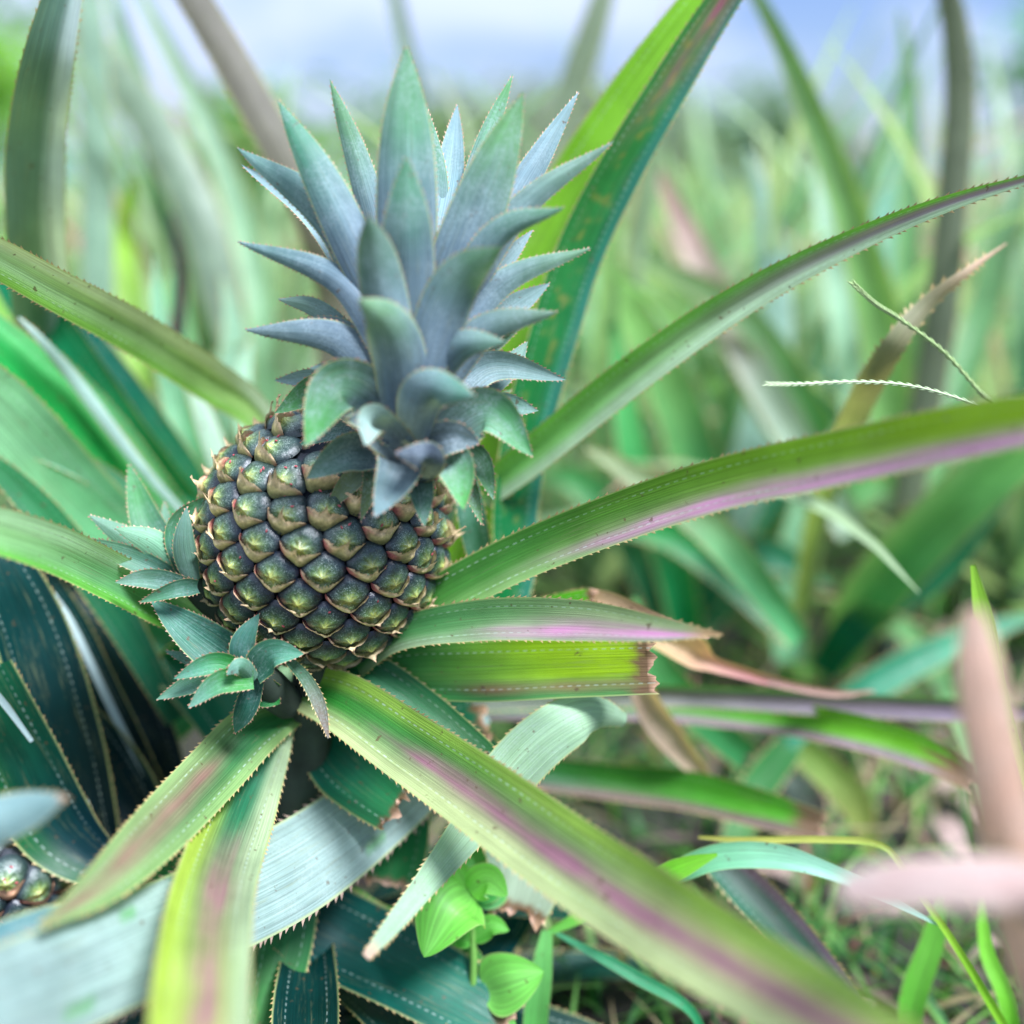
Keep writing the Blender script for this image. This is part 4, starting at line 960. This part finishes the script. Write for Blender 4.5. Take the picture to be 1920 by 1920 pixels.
gplant('forked light green grass standing upright at the bottom centre beside the weed', [
  ([(1000, 2080, .535, 40), (1004, 1920, .53, 50), (1014, 1830, .53, 46), (1026, 1745, .535, 22)], (.10, .36, .07), (.14, .40, .10), {}),
  ([(1026, 1750, .535, 10), (1075, 1725, .535, 24), (1100, 1705, .535, 34), (1130, 1690, .535, 6)], (.13, .40, .05), (.16, .44, .04), {}),
  ([(1010, 1690, .54, 20), (1000, 1680, .54, 34), (1030, 1740, .54, 14)], (.30, .36, .14), (.26, .34, .14), {})])
gplant('pale mint grass with a lime blade arching from behind the diagonal leaf', [
  ([(1180, 1700, .52, 16), (1250, 1648, .515, 40), (1340, 1608, .51, 50), (1450, 1605, .505, 50), (1540, 1628, .50, 34), (1650, 1675, .50, 22), (1760, 1735, .50, 4)], (.16, .42, .22), (.30, .52, .42), dict(fold=.3)),
  ([(1150, 1720, .51, 20), (1240, 1648, .503, 44), (1290, 1622, .50, 36), (1345, 1602, .498, 6)], (.14, .44, .02), (.18, .46, .02), {})])
gplant('thin yellow grass with a red tip bending over the ground at the right', [
  ([(1930, 2010, .51, 14), (1880, 1920, .51, 18), (1790, 1770, .50, 15), (1700, 1640, .50, 14), (1650, 1584, .505, 13), (1540, 1574, .51, 14), (1400, 1575, .52, 12), (1310, 1570, .53, 5)], (.20, .44, .02), (.42, .40, .08), {})])
gplant('yellow green grass rising beside the pink leaf tip', [
  ([(2080, 1700, .50, 20), (1960, 1560, .50, 22), (1910, 1420, .50, 20), (1872, 1280, .50, 24), (1845, 1160, .50, 36), (1824, 1060, .50, 10)], (.18, .44, .02), (.28, .52, .04), {})])
gplant('two bright lime grass blades standing at the bottom right corner', [
  ([(1690, 2050, .56, 30), (1710, 1880, .56, 50), (1750, 1760, .56, 44), (1765, 1660, .56, 8)], (.12, .40, .03), (.16, .44, .05), {}),
  ([(1900, 2000, .54, 30), (1890, 1880, .54, 36), (1850, 1780, .55, 30), (1840, 1660, .56, 8)], (.14, .42, .02), (.18, .46, .03), {})])
# seed heads of crabgrass reaching over the long leaf
def seedhead(pts, label, rad, col):
    root = empty('grass_seed_head', P(*pts[0])); tag(root, label, 'grass seed head', 'grass seed heads above the long leaf')
    org = P(*pts[0]); W = [P(*p) for p in pts]
    m = plain('grass_seed', col, .6, 300, .3, .3, 0)
    tube('stalk', W, [rad*.45]*(len(W)-1)+[rad*.2], m, root, org, 6)
    C = spline(W, 70); V = []; F = []
    for i in range(8 if len(pts) > 4 else 3, 70):
        tg = (C[min(70, i+1)]-C[i-1]).normalized(); sd_ = tg.cross((C[i]-CL).normalized()).normalized(); up = sd_.cross(tg)
        for sgn in ((1,) if i % 2 else (-1,)):
            c0 = C[i]+sd_*sgn*rad*.38; d = (tg+sd_*sgn*.18).normalized(); l = rad*3.2; o = len(V)
            for kk in range(4):
                f = kk/3; r_ = rad*.36*math.sin(math.pi*(.1+.82*f))
                for jj in range(5):
                    a = jj*2*math.pi/5; V.append(c0+d*l*(f-.3)+(sd_*math.cos(a)+up*math.sin(a))*r_)
            for kk in range(3):
                for jj in range(5): F.append((o+kk*5+jj, o+kk*5+(jj+1) % 5, o+kk*5+5+(jj+1) % 5, o+kk*5+5+jj))
    meshobj('seeds', V, F, [m], root, org)
seedhead([(1990, 900, .52), (1880, 775, .50), (1838, 735, .495), (1770, 660, .49), (1690, 600, .485), (1640, 568, .483), (1596, 528, .48)], 'thin grass seed head slanting up in front of the purple tipped leaf', .0014, (.42, .55, .22))
seedhead([(2050, 860, .49), (1900, 790, .47), (1800, 748, .46), (1700, 722, .455), (1600, 716, .45), (1500, 720, .445), (1432, 720, .44)], 'pale grass seed head lying level above the long leaf', .0012, (.52, .62, .36))

def grass():
    V = []; F = []; c = []; uv = []; qq = random.Random(12)
    for _ in range(3800):
        y = .42+2.6*qq.random()**1.5; x = qq.uniform(-.2, .62)*max(.8, y)
        if _ % 4 == 0: x = qq.uniform(-.6, .6)*max(.8, y)
        g = ground_z(x, y); h = qq.uniform(.02, .10)*(1.0 if qq.random() < .85 else 1.5); an = qq.uniform(0, 6.28); ln = h*qq.uniform(.3, 1.2); wd_ = qq.uniform(.0012, .0034)
        if y < .75: h *= .75
        cc = lerp((.02, .11, .03), (.15, .34, .05), qq.random()**1.7)
        z_ = qq.random()
        if z_ < .16: cc = (.32, .26, .14)
        elif z_ < .22: cc = (.30, .15, .12)
        sx, sy = -math.sin(an)*wd_, math.cos(an)*wd_; n = 6
        for i in range(n+1):
            f = i/n; px, py = x+math.cos(an)*ln*f**1.8, y+math.sin(an)*ln*f**1.8; pz = g+h*(f-.25*f*f*f)
            w_ = (1-f**2)+.03
            o = len(V); V += [Vector((px-sx*w_, py-sy*w_, pz)), Vector((px+sx*w_, py+sy*w_, pz+wd_*.3))]
            c += [(*cc, 0)]*2; uv += [(-1, f*.1), (1, f*.1)]
            if i: F.append((o-2, o-1, o+1, o))
    o = meshobj('grass', V, F, [M_GRASS], None, None, None, c, c, uv)
    tag(o, 'short mixed green and dead grass covering the soil between the plants', 'grass', kind='stuff')
grass()
def stray(i, x, y, ln, an, el, c1, c2, w_, label):
    O = Vector((x, y, ground_z(x, y))); r_ = empty('grass_plant', O); tag(r_, label, 'grass plant', 'small grass tufts on the ground at the right'); qq = random.Random(i)
    for k in range(6):
        a = an+k*1.05+qq.uniform(-.3, .3); l = ln*qq.uniform(.6, 1.1); C = []; S = []; N_ = []; W = []; e = el*qq.uniform(.8, 1.15); p = O.copy()
        for j in range(13):
            f = j/12; tg = Vector((math.cos(a)*math.cos(e), math.sin(a)*math.cos(e), math.sin(e))); sd_ = Vector((math.sin(a), -math.cos(a), 0))
            C.append(p.copy()); S.append(sd_); N_.append(sd_.cross(tg).normalized()); W.append(w_*(1-f**2)+.0002); p = p+tg*(l/12); e -= .13*(1+f); p.z = max(p.z, O.z+.004)
        blade('blade', C, S, N_, W, M_GRASS, r_, O, base=c1, tip=c2, under=c1, teeth=0, nu=4, dash=0, wave=0, fold=.3)
for i, (x, y, ln, an, el) in enumerate([(.20, .80, .15, .4, 1.2), (.34, .74, .14, 1.4, 1.25), (.30, .95, .2, 2.2, 1.2), (.46, .92, .18, .2, 1.1), (.15, .98, .18, 3.0, 1.2), (.52, 1.15, .22, 1.0, 1.2), (.38, 1.05, .18, 2.0, 1.0), (.24, .66, .10, .1, 1.0), (.40, .62, .10, 2.6, 1.1), (.08, .80, .14, 1.1, 1.1)]):
    stray(i, x, y, ln, an, el, lerp((.03, .16, .05), (.10, .30, .04), (i*.37) % 1), lerp((.10, .30, .06), (.30, .34, .10), (i*.61) % 1), .003+.0012*(i % 3), 'small tuft of grass on the dark soil at the lower right')
def litter():
    V = []; F = []; c = []; qq = random.Random(21)
    for _ in range(480):
        y = .45+2.2*qq.random(); x = qq.uniform(-.6, .6)*max(.8, y); an = qq.uniform(0, 6.28); l = qq.uniform(.02, .12); w_ = qq.uniform(.002, .010); b_ = qq.uniform(.005, .03)
        cc = lerp((.06, .042, .036), (.32, .23, .19), qq.random()**2.2); n = 6
        for i in range(n+1):
            f = i/n; px, py = x+math.cos(an)*l*f, y+math.sin(an)*l*f; ww = w_*(.4+math.sin(math.pi*f))
            pz = ground_z(px, py)+.004+b_*math.sin(math.pi*f)
            o = len(V); V += [Vector((px+math.sin(an)*ww, py-math.cos(an)*ww, pz+ww*.4)), Vector((px-math.sin(an)*ww, py+math.cos(an)*ww, pz))]
            c += [(*cc, 0)]*2
            if i: F.append((o-2, o-1, o+1, o))
    o = meshobj('leaf_litter', V, F, [M_BRACT], None, None, None, c)
    tag(o, 'dead brown leaf scraps and straw scattered on the dark soil', 'leaf litter', kind='stuff')
litter()

# ================================================================== FAR TREES AND SHRUB
def tree(x, y, h, cr_, seed, label, cat='tree', cols=((.05, .14, .04), (.16, .30, .08)), nleaf=2600, ls=.10):
    qq = random.Random(seed); g = ground_z(x, y); O = Vector((x, y, g)); root = empty(cat.replace(' ', '_'), O); tag(root, label, cat)
    tube('trunk', [O-Vector((0, 0, .1)), O+Vector((.02*h, 0, h*.4)), O+Vector((-.02*h, .03*h, h*.75))], [h*.028, h*.02, h*.009], M_TWIG, root, O, 8)
    V = []; F = []; c = []; uv = []; cl = []
    for _ in range(16):
        v = Vector((qq.gauss(0, .5), qq.gauss(0, .5), qq.gauss(0, .42))); cl.append(O+Vector((0, 0, h*.68))+Vector((v.x*cr_, v.y*cr_, v.z*h*.30)))
    for _ in range(nleaf):
        k = qq.choice(cl); p = k+Vector((qq.gauss(0, 1), qq.gauss(0, 1), qq.gauss(0, 1)))*cr_*.20
        a = Vector((qq.gauss(0, 1), qq.gauss(0, 1), qq.gauss(0, .6))).normalized()*ls*qq.uniform(.6, 1.2); b = a.cross(Vector((qq.gauss(0, 1), qq.gauss(0, 1), qq.gauss(0, 1)))).normalized()*ls*.4
        o = len(V); V += [p-a, p-b, p+a, p+b]; F.append((o, o+1, o+2, o+3)); cc = lerp(cols[0], cols[1], qq.random()); c += [(*cc, 0)]*4; uv += [(0, 0)]*4
    meshobj('crown', V, F, [M_BACK], root, O, None, c, c, uv, smooth=False)
tree(-3.0, 5.6, 1.5, .8, 1, 'blurred leafy bush at the upper left edge of the picture', 'bush', ((.10, .28, .03), (.26, .46, .05)), 1700, .075)
tree(-1.7, 8.0, 1.25, .8, 2, 'blurred low bush left of the crown behind the field', 'bush', ((.08, .2, .05), (.2, .36, .08)), 1500, .09)
tree(6.0, 10.5, 2.5, 1.3, 3, 'blurred round tree at the upper right edge of the picture', 'tree', ((.05, .18, .07), (.14, .32, .12)), 2600, .13)
tree(.9, 12, 1.5, .9, 4, 'blurred grey green tree on the horizon right of the crown tip', 'tree', ((.16, .2, .17), (.24, .3, .22)), 2200, .13)  # distance haze put into the pale leaf colours, next tree too
tree(-.6, 17, 1.7, 1.2, 6, 'blurred distant tree on the horizon behind the crown', 'tree', ((.16, .2, .17), (.24, .3, .22)), 2200, .15)
tree(4.0, 19, 1.9, 1.4, 8, 'blurred distant tree right of the tall leaf', 'tree', ((.12, .2, .15), (.2, .3, .2)), 2200, .15)
